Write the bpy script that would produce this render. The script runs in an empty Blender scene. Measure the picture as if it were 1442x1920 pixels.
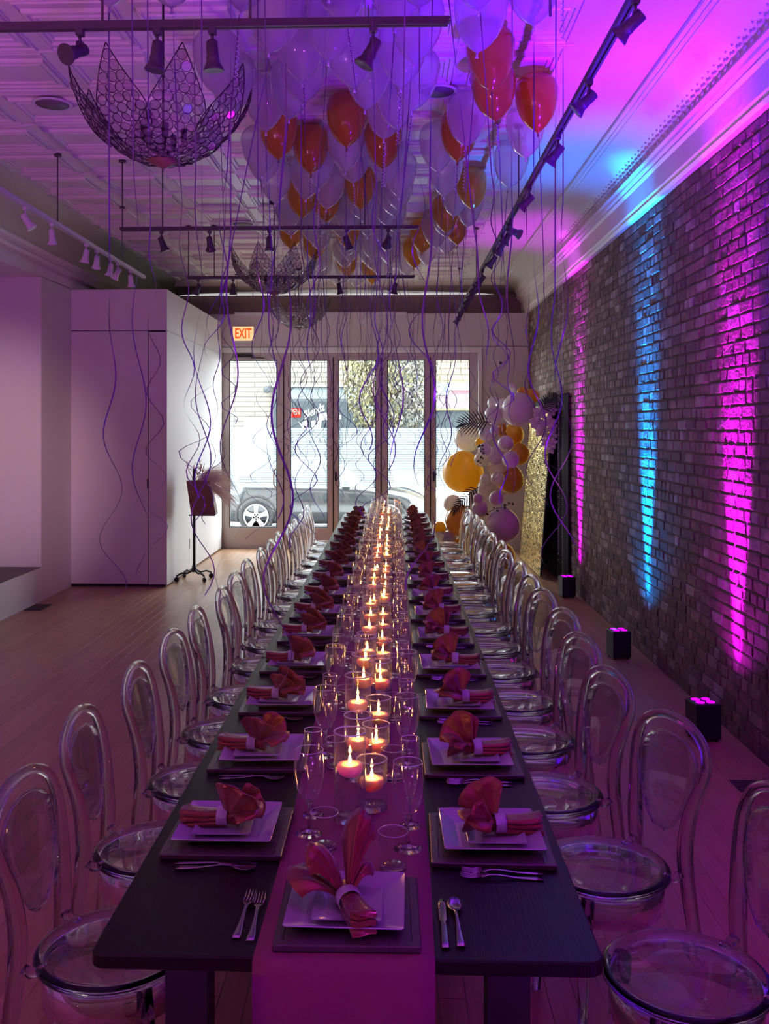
import bpy, math, random
from mathutils import Vector, Matrix, Euler

random.seed(7)
SC = bpy.context.scene
COL = SC.collection
PI = math.pi
R = math.radians

# ------------------------------------------------------------------ camera
CAMZ = 1.85
F = 1780.0
YAW = R(1.8)
PPX, PPY = 682.0, 803.0
cam_d = bpy.data.cameras.new('camera')
cam = bpy.data.objects.new('camera', cam_d)
COL.objects.link(cam)
cam.location = (0, 0, CAMZ)
cam.rotation_euler = (R(90), 0, YAW)
cam_d.sensor_width = 36
cam_d.lens = F * 36 / 1920
cam_d.shift_x = (721 - PPX) / 1920
cam_d.shift_y = -(960 - PPY) / 1920
cam_d.clip_start = 0.05
cam_d.clip_end = 200
SC.camera = cam


def at(px, Y, z=None, py=None):
    """the point of the room at depth Y seen in column px (and row py)"""
    t = (px - PPX) / F
    ca, sa = math.cos(YAW), math.sin(YAW)
    X = Y * (t * ca - sa) / (ca + t * sa)
    d = -X * sa + Y * ca
    if z is None:
        z = CAMZ + (PPY - py) * d / F
    return Vector((X, Y, z))


# ------------------------------------------------------------------ world, exposure
w = bpy.data.worlds.new('sky')
SC.world = w
w.use_nodes = True
bg = w.node_tree.nodes['Background']
bg.inputs[0].default_value = (0.86, 0.93, 1.0, 1)
bg.inputs[1].default_value = 18.0
SC.view_settings.view_transform = 'Standard'
SC.view_settings.look = 'None'
SC.view_settings.gamma = 1
SC.view_settings.use_curve_mapping = False
SC.view_settings.exposure = 0.2
cy = SC.cycles
cy.max_bounces = 14
cy.diffuse_bounces = 5
cy.glossy_bounces = 5
cy.transmission_bounces = 10
cy.transparent_max_bounces = 32
cy.sample_clamp_indirect = 3.0
cy.sample_clamp_direct = 0
cy.caustics_reflective = False
cy.caustics_refractive = True
cy.blur_glossy = 0.5
cy.use_adaptive_sampling = True
cy.adaptive_threshold = 0.02
cy.use_denoising = True


def portal():
    l = bpy.data.lights.new('window_portal', 'AREA')
    l.shape = 'RECTANGLE'
    l.size, l.size_y = 3.9, 2.7
    l.cycles.is_portal = True
    o = bpy.data.objects.new('window_portal', l)
    COL.objects.link(o)
    o.location = (-0.68, 14.75, 1.6)
    o.rotation_euler = (R(-90), 0, 0)


portal()

MAGENTA = (0.66, 0.002, 1.0)
AZURE = (0.0, 0.25, 1.0)
BLUE = (0.09, 0.002, 1.0)
VIOLET = (0.40, 0.004, 1.0)


def spot(name, loc, aim, colr, watts, deg, blend, parent=None, size=0.03):
    l = bpy.data.lights.new(name, 'SPOT')
    l.color = colr
    l.energy = watts
    l.spot_size = R(deg)
    l.spot_blend = blend
    l.shadow_soft_size = size
    o = bpy.data.objects.new(name, l)
    COL.objects.link(o)
    o.location = loc
    o.rotation_euler = (Vector(aim) - Vector(loc)).to_track_quat('-Z', 'Y').to_euler()
    if parent:
        o.parent = parent
        o.matrix_parent_inverse = parent.matrix_world.inverted()
    return o


# ------------------------------------------------------------------ helpers
def tag(o, label=None, cat=None, group=None, kind=None):
    if label: o['label'] = label
    if cat: o['category'] = cat
    if group: o['group'] = group
    if kind: o['kind'] = kind
    return o


def empty(name, loc=(0, 0, 0), rz=0.0, parent=None):
    o = bpy.data.objects.new(name, None)
    COL.objects.link(o)
    o.empty_display_size = 0.05
    o.location = loc
    o.rotation_euler = (0, 0, rz)
    if parent: o.parent = parent
    return o


KIDS = {}


def children(o):
    return KIDS.get(o.name, [])


def adopt(o, parent):
    o.parent = parent
    KIDS.setdefault(parent.name, []).append(o)


def add(name, me, parent=None, loc=None, rot=None):
    o = bpy.data.objects.new(name, me)
    COL.objects.link(o)
    if loc is not None: o.location = loc
    if rot is not None: o.rotation_euler = rot
    if parent: adopt(o, parent)
    return o


def copy_tree(o, parent=None):
    c = o.copy()
    COL.objects.link(c)
    if parent: adopt(c, parent)
    for ch in list(children(o)):
        copy_tree(ch, c)
    return c


class MB:
    def __init__(self):
        self.v, self.f, self.m, self.s = [], [], [], []
        self.mi = 0

    def face(self, idx, smooth=False):
        self.f.append(idx); self.m.append(self.mi); self.s.append(smooth)

    def box(self, x0, x1, y0, y1, z0, z1):
        b = len(self.v)
        self.v += [(x0, y0, z0), (x1, y0, z0), (x1, y1, z0), (x0, y1, z0),
                   (x0, y0, z1), (x1, y0, z1), (x1, y1, z1), (x0, y1, z1)]
        for q in ((3, 2, 1, 0), (4, 5, 6, 7), (0, 1, 5, 4), (1, 2, 6, 5), (2, 3, 7, 6), (3, 0, 4, 7)):
            self.face([b + i for i in q])
        return self

    def bbox(self, x0, x1, y0, y1, z0, z1, c=0.005):
        """box with chamfered edges"""
        self.loops([[(x0 + c, y0 + c), (x1 - c, y0 + c), (x1 - c, y1 - c), (x0 + c, y1 - c)],
                    [(x0, y0), (x1, y0), (x1, y1), (x0, y1)],
                    [(x0, y0), (x1, y0), (x1, y1), (x0, y1)],
                    [(x0 + c, y0 + c), (x1 - c, y0 + c), (x1 - c, y1 - c), (x0 + c, y1 - c)]],
                   [z0, z0 + c, z1 - c, z1])
        return self

    def loops(self, rings, zs, smooth=False, cap=(True, True), closed=True):
        b = len(self.v)
        n = len(rings[0])
        for r, z in zip(rings, zs):
            for p in r: self.v.append((p[0], p[1], z))
        for k in range(len(rings) - 1):
            for i in range(n if closed else n - 1):
                j = (i + 1) % n
                self.face([b + k * n + i, b + k * n + j, b + (k + 1) * n + j, b + (k + 1) * n + i], smooth)
        if cap[0]: self.face([b + n - 1 - i for i in range(n)])
        if cap[1]: self.face([b + (len(rings) - 1) * n + i for i in range(n)])
        return self

    def rings(self, rings, smooth=True, caps=True, closed=True):
        """bridge rings of 3-D points"""
        b = len(self.v)
        n = len(rings[0])
        for r in rings: self.v += [tuple(p) for p in r]
        for k in range(len(rings) - 1):
            for i in range(n if closed else n - 1):
                j = (i + 1) % n
                self.face([b + k * n + i, b + k * n + j, b + (k + 1) * n + j, b + (k + 1) * n + i], smooth)
        if caps:
            self.face([b + n - 1 - i for i in range(n)])
            self.face([b + (len(rings) - 1) * n + i for i in range(n)])
        return self

    def tube(self, pts, rad, n=8, caps=True, closed=False):
        pts = [Vector(p) for p in pts]
        if not isinstance(rad, (list, tuple)): rad = [rad] * len(pts)
        up = None
        rs = []
        L = len(pts)
        for i, p in enumerate(pts):
            if closed: t = pts[(i + 1) % L] - pts[i - 1]
            else: t = pts[min(i + 1, L - 1)] - pts[max(i - 1, 0)]
            if t.length < 1e-9: t = Vector((0, 0, 1))
            t.normalize()
            if up is None:
                up = t.orthogonal().normalized()
            else:
                up = up - t * up.dot(t)
                if up.length < 1e-6: up = t.orthogonal()
                up.normalize()
            bi = t.cross(up)
            rs.append([p + (up * math.cos(a) + bi * math.sin(a)) * rad[i] for a in [2 * PI * k / n for k in range(n)]])
        if closed:
            rs.append(rs[0])
        return self.rings(rs, True, caps and not closed)

    def lathe(self, prof, n=24, cx=0, cy=0, caps=True, smooth=True):
        rs = [[(cx + r * math.cos(2 * PI * k / n), cy + r * math.sin(2 * PI * k / n), z) for k in range(n)] for r, z in prof]
        return self.rings(rs, smooth, caps)

    def ball(self, c, r, n=16, m=10, sz=1.0, prof=None):
        rs = []
        for i in range(m + 1):
            a = -PI / 2 + PI * i / m
            rr = max(math.cos(a), 0.02) * r
            z = math.sin(a) * r * sz
            if prof: rr *= prof(i / m)
            rs.append([(c[0] + rr * math.cos(2 * PI * k / n), c[1] + rr * math.sin(2 * PI * k / n), c[2] + z) for k in range(n)])
        return self.rings(rs, True, True)

    def sheet(self, grid, off=(0, 0, -0.002), smooth=True):
        """closed thin sheet from a grid of points"""
        h, wd = len(grid), len(grid[0])
        b = len(self.v)
        o = Vector(off)
        for r in grid: self.v += [tuple(p) for p in r]
        b2 = len(self.v)
        for r in grid: self.v += [tuple(Vector(p) + o) for p in r]
        for i in range(h - 1):
            for j in range(wd - 1):
                a = [i * wd + j, i * wd + j + 1, (i + 1) * wd + j + 1, (i + 1) * wd + j]
                self.face([b + k for k in a], smooth)
                self.face([b2 + k for k in reversed(a)], smooth)
        per = [j for j in range(wd)] + [i * wd + wd - 1 for i in range(1, h)] + \
              [(h - 1) * wd + j for j in range(wd - 2, -1, -1)] + [i * wd for i in range(h - 2, 0, -1)]
        L = len(per)
        for k in range(L):
            p, q = per[k], per[(k + 1) % L]
            self.face([b + q, b + p, b2 + p, b2 + q])
        return self

    def mesh(self, name, mats):
        me = bpy.data.meshes.new(name)
        me.from_pydata(self.v, [], self.f)
        if not isinstance(mats, (list, tuple)): mats = [mats]
        for m in mats: me.materials.append(m)
        me.polygons.foreach_set('material_index', self.m)
        me.polygons.foreach_set('use_smooth', self.s)
        me.update()
        return me

    def build(self, name, mats, parent=None, loc=None, rot=None):
        return add(name, self.mesh(name, mats), parent, loc, rot)


def rsq(h, c=0.01, n=3, hy=None):
    """rounded square outline of half size h"""
    hy = hy or h
    pts = []
    for (sx, sy, a0) in ((1, -1, -90), (1, 1, 0), (-1, 1, 90), (-1, -1, 180)):
        for k in range(n + 1):
            a = R(a0 + 90 * k / n)
            pts.append((sx * (h - c) + c * math.cos(a), sy * (hy - c) + c * math.sin(a)))
    return pts


_U = ['', 'first', 'second', 'third', 'fourth', 'fifth', 'sixth', 'seventh', 'eighth', 'ninth', 'tenth', 'eleventh',
      'twelfth', 'thirteenth', 'fourteenth', 'fifteenth', 'sixteenth', 'seventeenth', 'eighteenth', 'nineteenth']
_T = {2: 'twenty', 3: 'thirty', 4: 'forty', 5: 'fifty', 6: 'sixty', 7: 'seventy', 8: 'eighty', 9: 'ninety'}


def nth(n):
    if n < 20: return _U[n]
    t, u = divmod(n, 10)
    if u == 0: return _T[t][:-1] + 'ieth'
    return _T[t] + '-' + _U[u]


# ------------------------------------------------------------------ materials
def newmat(name):
    m = bpy.data.materials.new(name)
    m.use_nodes = True
    nt = m.node_tree
    nt.nodes.clear()
    out = nt.nodes.new('ShaderNodeOutputMaterial')
    return m, nt, out


def N(nt, kind, **kw):
    n = nt.nodes.new(kind)
    for k, v in kw.items():
        if k.startswith('i_'):
            n.inputs[k[2:].replace('_', ' ')].default_value = v
        else:
            setattr(n, k, v)
    return n


def c4(c): return (c[0], c[1], c[2], 1)


def pmat(name, col, rough=0.5, metal=0.0, var=0.0, vscale=8.0, bump=0.0, bscale=30.0, stretch=None, spec=0.5, emit=None, estr=0,
         trans=0.0, ior=1.45, coat=0.0, sub=0.0):
    m, nt, out = newmat(name)
    p = N(nt, 'ShaderNodeBsdfPrincipled')
    p.inputs['Roughness'].default_value = rough
    p.inputs['Metallic'].default_value = metal
    p.inputs['Base Color'].default_value = c4(col)
    p.inputs['Specular IOR Level'].default_value = spec
    p.inputs['IOR'].default_value = ior
    p.inputs['Transmission Weight'].default_value = trans
    p.inputs['Coat Weight'].default_value = coat
    if emit:
        p.inputs['Emission Color'].default_value = c4(emit)
        p.inputs['Emission Strength'].default_value = estr
    if sub:
        p.inputs['Subsurface Weight'].default_value = sub
        p.inputs['Subsurface Radius'].default_value = (0.03, 0.021, 0.013)
        p.inputs['Subsurface Scale'].default_value = 1.0 if sub > 0.9 else 0.3
    if var or bump:
        tc = N(nt, 'ShaderNodeTexCoord')
        mp = N(nt, 'ShaderNodeMapping')
        if stretch: mp.inputs['Scale'].default_value = stretch
        nt.links.new(tc.outputs['Object'], mp.inputs['Vector'])
    if var:
        nz = N(nt, 'ShaderNodeTexNoise')
        nz.inputs['Scale'].default_value = vscale
        nz.inputs['Detail'].default_value = 5
        nt.links.new(mp.outputs[0], nz.inputs['Vector'])
        mx = N(nt, 'ShaderNodeMix', data_type='RGBA')
        mx.inputs['A'].default_value = c4([x * (1 - var) for x in col])
        mx.inputs['B'].default_value = c4([min(1, x * (1 + var)) for x in col])
        nt.links.new(nz.outputs['Fac'], mx.inputs['Factor'])
        nt.links.new(mx.outputs['Result'], p.inputs['Base Color'])
    if bump:
        nb = N(nt, 'ShaderNodeTexNoise')
        nb.inputs['Scale'].default_value = bscale
        nb.inputs['Detail'].default_value = 4
        nt.links.new(mp.outputs[0], nb.inputs['Vector'])
        bp = N(nt, 'ShaderNodeBump')
        bp.inputs['Strength'].default_value = bump
        bp.inputs['Distance'].default_value = 0.01
        nt.links.new(nb.outputs['Fac'], bp.inputs['Height'])
        nt.links.new(bp.outputs[0], p.inputs['Normal'])
    nt.links.new(p.outputs[0], out.inputs[0])
    return m


def thinmat(name, tint=(1, 1, 1), gain=1.6, base=0.03, rough=0.02, body=None, bodyfac=0.0, edge=0.0, gcol=(1, 1, 1)):
    """clear thin wall: see-through, mirror-like by angle, with an optional milky body"""
    m, nt, out = newmat(name)
    tr = N(nt, 'ShaderNodeBsdfTransparent')
    tr.inputs[0].default_value = c4(tint)
    gl = N(nt, 'ShaderNodeBsdfGlossy')
    gl.inputs['Color'].default_value = c4(gcol)
    gl.inputs['Roughness'].default_value = rough
    fr = N(nt, 'ShaderNodeFresnel')
    fr.inputs['IOR'].default_value = 1.5
    ge = N(nt, 'ShaderNodeNewGeometry')
    # Fresnel from either side of the wall
    io = N(nt, 'ShaderNodeMath', operation='MULTIPLY_ADD')
    io.inputs[1].default_value = (1 / 1.5 - 1.5) * 0
    io.inputs[2].default_value = 1.5
    nt.links.new(ge.outputs['Backfacing'], io.inputs[0])
    lw = N(nt, 'ShaderNodeLayerWeight')
    lw.inputs['Blend'].default_value = 0.5
    pw = N(nt, 'ShaderNodeMath', operation='POWER')
    pw.inputs[1].default_value = 2.8
    nt.links.new(lw.outputs['Facing'], pw.inputs[0])
    ma = N(nt, 'ShaderNodeMath', operation='MULTIPLY_ADD', use_clamp=True)
    ma.inputs[1].default_value = 0.5 * gain
    ma.inputs[2].default_value = base
    nt.links.new(pw.outputs[0], ma.inputs[0])
    src = tr.outputs[0]
    if body:
        df = N(nt, 'ShaderNodeBsdfDiffuse')
        df.inputs[0].default_value = c4(body)
        tl = N(nt, 'ShaderNodeBsdfTranslucent')
        tl.inputs[0].default_value = c4(body)
        m1 = N(nt, 'ShaderNodeMixShader')
        m1.inputs[0].default_value = 0.5
        nt.links.new(df.outputs[0], m1.inputs[1])
        nt.links.new(tl.outputs[0], m1.inputs[2])
        m2 = N(nt, 'ShaderNodeMixShader')
        be = N(nt, 'ShaderNodeMath', operation='MULTIPLY_ADD', use_clamp=True)
        be.inputs[1].default_value = edge
        be.inputs[2].default_value = bodyfac
        nt.links.new(pw.outputs[0], be.inputs[0])
        nt.links.new(be.outputs[0], m2.inputs[0])
        nt.links.new(tr.outputs[0], m2.inputs[1])
        nt.links.new(m1.outputs[0], m2.inputs[2])
        src = m2.outputs[0]
    mx = N(nt, 'ShaderNodeMixShader')
    nt.links.new(ma.outputs[0], mx.inputs[0])
    nt.links.new(src, mx.inputs[1])
    nt.links.new(gl.outputs[0], mx.inputs[2])
    nt.links.new(mx.outputs[0], out.inputs[0])
    return m


def emat(name, col, st):
    m, nt, out = newmat(name)
    e = N(nt, 'ShaderNodeEmission')
    e.inputs[0].default_value = c4(col)
    e.inputs[1].default_value = st
    nt.links.new(e.outputs[0], out.inputs[0])
    return m


def brickmat():
    m, nt, out = newmat('old_brick')
    p = N(nt, 'ShaderNodeBsdfPrincipled')
    p.inputs['Roughness'].default_value = 0.85
    ge = N(nt, 'ShaderNodeNewGeometry')
    oi = N(nt, 'ShaderNodeObjectInfo')
    ad = N(nt, 'ShaderNodeMath', operation='ADD')
    nt.links.new(ge.outputs['Random Per Island'], ad.inputs[0])
    nt.links.new(oi.outputs['Random'], ad.inputs[1])
    fr = N(nt, 'ShaderNodeMath', operation='FRACT')
    nt.links.new(ad.outputs[0], fr.inputs[0])
    cr = N(nt, 'ShaderNodeValToRGB')
    els = cr.color_ramp.elements
    els[0].position, els[0].color = 0.0, (0.12, 0.066, 0.055, 1)
    els[1].position, els[1].color = 1.0, (0.36, 0.29, 0.26, 1)
    for pos, c in ((0.35, (0.165, 0.085, 0.068, 1)), (0.68, (0.20, 0.108, 0.088, 1)), (0.88, (0.27, 0.175, 0.15, 1))):
        e = els.new(pos); e.color = c
    nt.links.new(fr.outputs[0], cr.inputs[0])
    nz = N(nt, 'ShaderNodeTexNoise')
    nz.inputs['Scale'].default_value = 9
    nz.inputs['Detail'].default_value = 8
    tc = N(nt, 'ShaderNodeNewGeometry')
    nt.links.new(tc.outputs['Position'], nz.inputs['Vector'])
    mx = N(nt, 'ShaderNodeMix', data_type='RGBA', blend_type='MULTIPLY')
    mx.inputs['Factor'].default_value = 0.75
    r2 = N(nt, 'ShaderNodeValToRGB')
    r2.color_ramp.elements[0].position, r2.color_ramp.elements[0].color = 0.3, (0.35, 0.33, 0.33, 1)
    r2.color_ramp.elements[1].position, r2.color_ramp.elements[1].color = 0.68, (1.2, 1.2, 1.2, 1)
    nt.links.new(nz.outputs['Fac'], r2.inputs[0])
    nt.links.new(cr.outputs[0], mx.inputs['A'])
    nt.links.new(r2.outputs[0], mx.inputs['B'])
    nt.links.new(mx.outputs['Result'], p.inputs['Base Color'])
    nb = N(nt, 'ShaderNodeTexNoise')
    nb.inputs['Scale'].default_value = 42
    nb.inputs['Detail'].default_value = 6
    nt.links.new(tc.outputs['Position'], nb.inputs['Vector'])
    bp = N(nt, 'ShaderNodeBump')
    bp.inputs['Strength'].default_value = 0.9
    bp.inputs['Distance'].default_value = 0.012
    nt.links.new(nb.outputs['Fac'], bp.inputs['Height'])
    nt.links.new(bp.outputs[0], p.inputs['Normal'])
    nt.links.new(p.outputs[0], out.inputs[0])
    return m


def woodfloor():
    m, nt, out = newmat('oak_floor')
    p = N(nt, 'ShaderNodeBsdfPrincipled')
    p.inputs['Roughness'].default_value = 0.33
    ge = N(nt, 'ShaderNodeNewGeometry')
    oi = N(nt, 'ShaderNodeObjectInfo')
    ad = N(nt, 'ShaderNodeMath', operation='ADD')
    nt.links.new(ge.outputs['Random Per Island'], ad.inputs[0])
    nt.links.new(oi.outputs['Random'], ad.inputs[1])
    fr = N(nt, 'ShaderNodeMath', operation='FRACT')
    nt.links.new(ad.outputs[0], fr.inputs[0])
    cr = N(nt, 'ShaderNodeValToRGB')
    cr.color_ramp.elements[0].color = (0.46, 0.24, 0.12, 1)
    cr.color_ramp.elements[1].color = (0.57, 0.32, 0.165, 1)
    nt.links.new(fr.outputs[0], cr.inputs[0])
    mp = N(nt, 'ShaderNodeMapping')
    mp.inputs['Scale'].default_value = (28, 1.6, 1)
    nt.links.new(ge.outputs['Position'], mp.inputs[0])
    nz = N(nt, 'ShaderNodeTexNoise')
    nz.inputs['Scale'].default_value = 2.2
    nz.inputs['Detail'].default_value = 6
    nt.links.new(mp.outputs[0], nz.inputs['Vector'])
    mx = N(nt, 'ShaderNodeMix', data_type='RGBA', blend_type='MULTIPLY')
    mx.inputs['Factor'].default_value = 0.4
    nt.links.new(cr.outputs[0], mx.inputs['A'])
    nt.links.new(nz.outputs['Fac'], mx.inputs['B'])
    nt.links.new(mx.outputs['Result'], p.inputs['Base Color'])
    nt.links.new(p.outputs[0], out.inputs[0])
    return m


def foldmat():
    """copper satin"""
    m, nt, out = newmat('copper_satin')
    p = N(nt, 'ShaderNodeBsdfPrincipled')
    p.inputs['Base Color'].default_value = (0.19, 0.048, 0.014, 1)
    p.inputs['Roughness'].default_value = 0.3
    p.inputs['Metallic'].default_value = 0.4
    p.inputs['Sheen Weight'].default_value = 0.3
    tc = N(nt, 'ShaderNodeTexCoord')
    nz = N(nt, 'ShaderNodeTexNoise')
    nz.inputs['Scale'].default_value = 32
    nz.inputs['Detail'].default_value = 3
    nt.links.new(tc.outputs['Object'], nz.inputs['Vector'])
    bp = N(nt, 'ShaderNodeBump')
    bp.inputs['Strength'].default_value = 0.5
    bp.inputs['Distance'].default_value = 0.01
    nt.links.new(nz.outputs['Fac'], bp.inputs['Height'])
    nt.links.new(bp.outputs[0], p.inputs['Normal'])
    nt.links.new(p.outputs[0], out.inputs[0])
    return m


def glassmat(name, col=(1, 1, 1), ior=1.46, rough=0.0):
    m, nt, out = newmat(name)
    g = N(nt, 'ShaderNodeBsdfGlass')
    g.inputs['Color'].default_value = c4(col)
    g.inputs['Roughness'].default_value = rough
    g.inputs['IOR'].default_value = ior
    nt.links.new(g.outputs[0], out.inputs[0])
    return m


def filmmat():
    """frosted privacy film with fine clear lines"""
    m, nt, out = newmat('frosted_film')
    tl = N(nt, 'ShaderNodeBsdfTranslucent'); tl.inputs[0].default_value = (0.50, 0.56, 0.58, 1)
    df = N(nt, 'ShaderNodeBsdfDiffuse'); df.inputs[0].default_value = (0.8, 0.85, 0.88, 1)
    m1 = N(nt, 'ShaderNodeMixShader'); m1.inputs[0].default_value = 0.35
    nt.links.new(tl.outputs[0], m1.inputs[1]); nt.links.new(df.outputs[0], m1.inputs[2])
    tr = N(nt, 'ShaderNodeBsdfTransparent'); tr.inputs[0].default_value = (0.9, 0.95, 0.97, 1)
    mx = N(nt, 'ShaderNodeMixShader'); mx.inputs[0].default_value = 0.8
    nt.links.new(tr.outputs[0], mx.inputs[1]); nt.links.new(m1.outputs[0], mx.inputs[2])
    nt.links.new(mx.outputs[0], out.inputs[0])
    return m


def facademat(name, c1, c2, mortar, sx, sz):
    m, nt, out = newmat(name)
    p = N(nt, 'ShaderNodeBsdfPrincipled'); p.inputs['Roughness'].default_value = 0.9
    ge = N(nt, 'ShaderNodeNewGeometry')
    sp = N(nt, 'ShaderNodeSeparateXYZ'); cb = N(nt, 'ShaderNodeCombineXYZ')
    nt.links.new(ge.outputs['Position'], sp.inputs[0])
    nt.links.new(sp.outputs['X'], cb.inputs['X']); nt.links.new(sp.outputs['Z'], cb.inputs['Y'])
    b = N(nt, 'ShaderNodeTexBrick')
    b.inputs['Color1'].default_value = c4(c1); b.inputs['Color2'].default_value = c4(c2); b.inputs['Mortar'].default_value = c4(mortar)
    b.inputs['Scale'].default_value = 1
    b.inputs['Brick Width'].default_value = sx; b.inputs['Row Height'].default_value = sz
    b.inputs['Mortar Size'].default_value = 0.022
    nt.links.new(cb.outputs[0], b.inputs['Vector'])
    nt.links.new(b.outputs['Color'], p.inputs['Base Color'])
    nt.links.new(p.outputs[0], out.inputs[0])
    return m


M = {}
M['white'] = pmat('painted_white', (0.78, 0.75, 0.73), 0.55, bump=0.05, bscale=60)
M['backwall'] = pmat('painted_wall', (0.66, 0.60, 0.58), 0.6, bump=0.05, bscale=60)
M['shadewall'] = pmat('shade_brown_wall', (0.20, 0.12, 0.115), 0.7, bump=0.08)  # shade of the recessed upper wall is put into this dark colour
M['tin'] = pmat('painted_tin', (0.74, 0.69, 0.62), 0.34, bump=0.12, bscale=14, var=0.06)
M['cornice'] = pmat('painted_cornice', (0.76, 0.71, 0.66), 0.35, bump=0.25, bscale=22)
M['cove'] = pmat('embossed_cove', (0.74, 0.69, 0.62), 0.34, bump=0.55, bscale=11)
M['brick'] = brickmat()
M['mortar'] = pmat('mortar', (0.12, 0.088, 0.078), 0.95, bump=0.8, bscale=35, var=0.4)
M['floor'] = woodfloor()
M['floordark'] = pmat('floor_gap', (0.30, 0.17, 0.09), 0.6)
M['darkfloor'] = pmat('dark_platform', (0.07, 0.05, 0.05), 0.5)
M['table'] = pmat('espresso_wood', (0.008, 0.005, 0.005), 0.33, var=0.35, vscale=6, stretch=(22, 1.2, 1), bump=0.12, bscale=9, spec=0.2)
M['black'] = pmat('black_metal', (0.010, 0.010, 0.011), 0.42)
M['blackplastic'] = pmat('black_plastic', (0.012, 0.012, 0.014), 0.5)
M['charger'] = pmat('charger_wood', (0.055, 0.038, 0.036), 0.27, var=0.3, vscale=7, stretch=(30, 2, 1), bump=0.1)
M['china'] = pmat('white_china', (0.52, 0.52, 0.56), 0.14, coat=0.3)
M['napkin'] = foldmat()
M['ring'] = pmat('silver_glitter', (0.75, 0.74, 0.78), 0.4, metal=0.6, bump=0.7, bscale=260)
M['runner'] = pmat('runner_cloth', (0.20, 0.045, 0.085), 0.75, bump=0.25, bscale=220, var=0.1)
M['steel'] = pmat('cutlery_steel', (0.40, 0.38, 0.37), 0.16, metal=1.0)
M['alu'] = pmat('bronze_aluminium', (0.47, 0.41, 0.36), 0.42, metal=0.35)
M['gasket'] = pmat('black_gasket', (0.02, 0.02, 0.02), 0.6)
M['trimwhite'] = pmat('trim_white', (0.82, 0.82, 0.76), 0.45)
M['lamp'] = pmat('lamp_grey', (0.07, 0.055, 0.065), 0.4, metal=0.2)
M['lampwhite'] = pmat('lamp_white', (0.68, 0.66, 0.64), 0.4)
M['bulb'] = pmat('bulb_glass', (0.55, 0.55, 0.58), 0.15)
M['rail'] = pmat('rail_grey', (0.065, 0.05, 0.055), 0.45)
M['clear'] = glassmat('clear_polycarbonate', (0.97, 0.965, 0.98), 1.53)
M['stemglass'] = glassmat('clear_glass', (1, 1, 1), 1.45)
M['bowl'] = thinmat('thin_glass', (0.98, 0.975, 0.98), 2.0, 0.06, 0.02, (0.8, 0.78, 0.8), 0.012, 0.35)
M['sheet'] = thinmat('clear_sheet', (0.97, 0.965, 0.975), 1.6, 0.05)
M['vase'] = thinmat('vase_glass', (0.98, 0.975, 0.98), 2.0, 0.06, 0.02, (0.8, 0.78, 0.8), 0.012, 0.40)
M['rim'] = pmat('glass_rim', (0.85, 0.80, 0.84), 0.12, spec=1.0, metal=0.3, trans=0.2)  # pale near-opaque colour stands in for bright reflections on the rims
M['water'] = thinmat('water', (0.97, 0.97, 0.985), 1.2, 0.04)
M['wax'] = pmat('cream_wax', (0.90, 0.66, 0.44), 0.5, sub=1.0)
M['wick'] = pmat('wick', (0.03, 0.02, 0.02), 0.8)
M['flame'] = emat('flame', (1.0, 0.42, 0.08), 170)
M['pane'] = thinmat('window_glass', (0.96, 0.98, 0.975), 1.0, 0.03)
M['film'] = filmmat()
M['bclear'] = thinmat('clear_balloon', (0.93, 0.91, 0.94), 2.0, 0.05, 0.05, (0.80, 0.74, 0.80), 0.33, 0.35)
M['borange'] = thinmat('orange_balloon', (0.90, 0.45, 0.14), 1.6, 0.05, 0.10, (0.62, 0.31, 0.055), 0.70, 0.2)
M['bgold'] = thinmat('gold_balloon', (0.95, 0.62, 0.15), 1.6, 0.05, 0.10, (0.70, 0.42, 0.06), 0.66, 0.2)
M['knot'] = pmat('balloon_knot', (0.15, 0.05, 0.03), 0.5)
M['ribbon'] = pmat('purple_ribbon', (0.13, 0.075, 0.20), 0.28, metal=0.35)
M['curl'] = pmat('silver_ribbon', (0.70, 0.62, 0.78), 0.3, metal=0.3)
M['gwhite'] = pmat('white_latex', (0.80, 0.76, 0.70), 0.28, sub=0.15)
M['gcream'] = thinmat('cream_latex', (0.95, 0.9, 0.8), 0.6, 0.04, 0.2, (0.86, 0.78, 0.64), 0.92, 0.05)
M['gpink'] = pmat('blush_latex', (0.72, 0.56, 0.52), 0.28, sub=0.15)
M['gamber'] = thinmat('amber_latex', (0.9, 0.5, 0.1), 0.6, 0.04, 0.18, (0.72, 0.36, 0.045), 0.95, 0.05)
M['gyellow'] = thinmat('yellow_latex', (1, 0.7, 0.1), 0.6, 0.03, 0.2, (0.95, 0.60, 0.03), 0.93, 0.05)
M['palm'] = pmat('palm_green', (0.02, 0.05, 0.022), 0.4)
M['sequin'] = pmat('gold_sequin', (0.85, 0.58, 0.16), 0.28, metal=1.0)
M['panelblack'] = pmat('panel_black', (0.015, 0.012, 0.01), 0.7)
M['drape'] = pmat('black_drape', (0.012, 0.010, 0.018), 0.85)
M['petal'] = pmat('petal_pink', (0.80, 0.62, 0.72), 0.5, sub=0.2)
M['capiz'] = thinmat('capiz_shell', (0.90, 0.84, 0.88), 0.5, 0.05, 0.12, (0.42, 0.33, 0.38), 0.40, 0.1)
M['wire'] = pmat('dark_wire', (0.05, 0.03, 0.04), 0.4, metal=0.5)
M['kraft'] = pmat('brown_board', (0.20, 0.095, 0.055), 0.55, var=0.15)
M['kraftedge'] = pmat('tan_board', (0.55, 0.38, 0.22), 0.6)
M['pampas'] = pmat('pampas_cream', (0.85, 0.74, 0.62), 0.9)
M['redtwig'] = pmat('red_twig', (0.35, 0.04, 0.05), 0.6)
M['exit'] = emat('exit_face', (1.0, 0.62, 0.30), 0.95)
M['exitred'] = emat('exit_letters', (1.0, 0.10, 0.005), 0.8)
M['lens'] = {}
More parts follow.
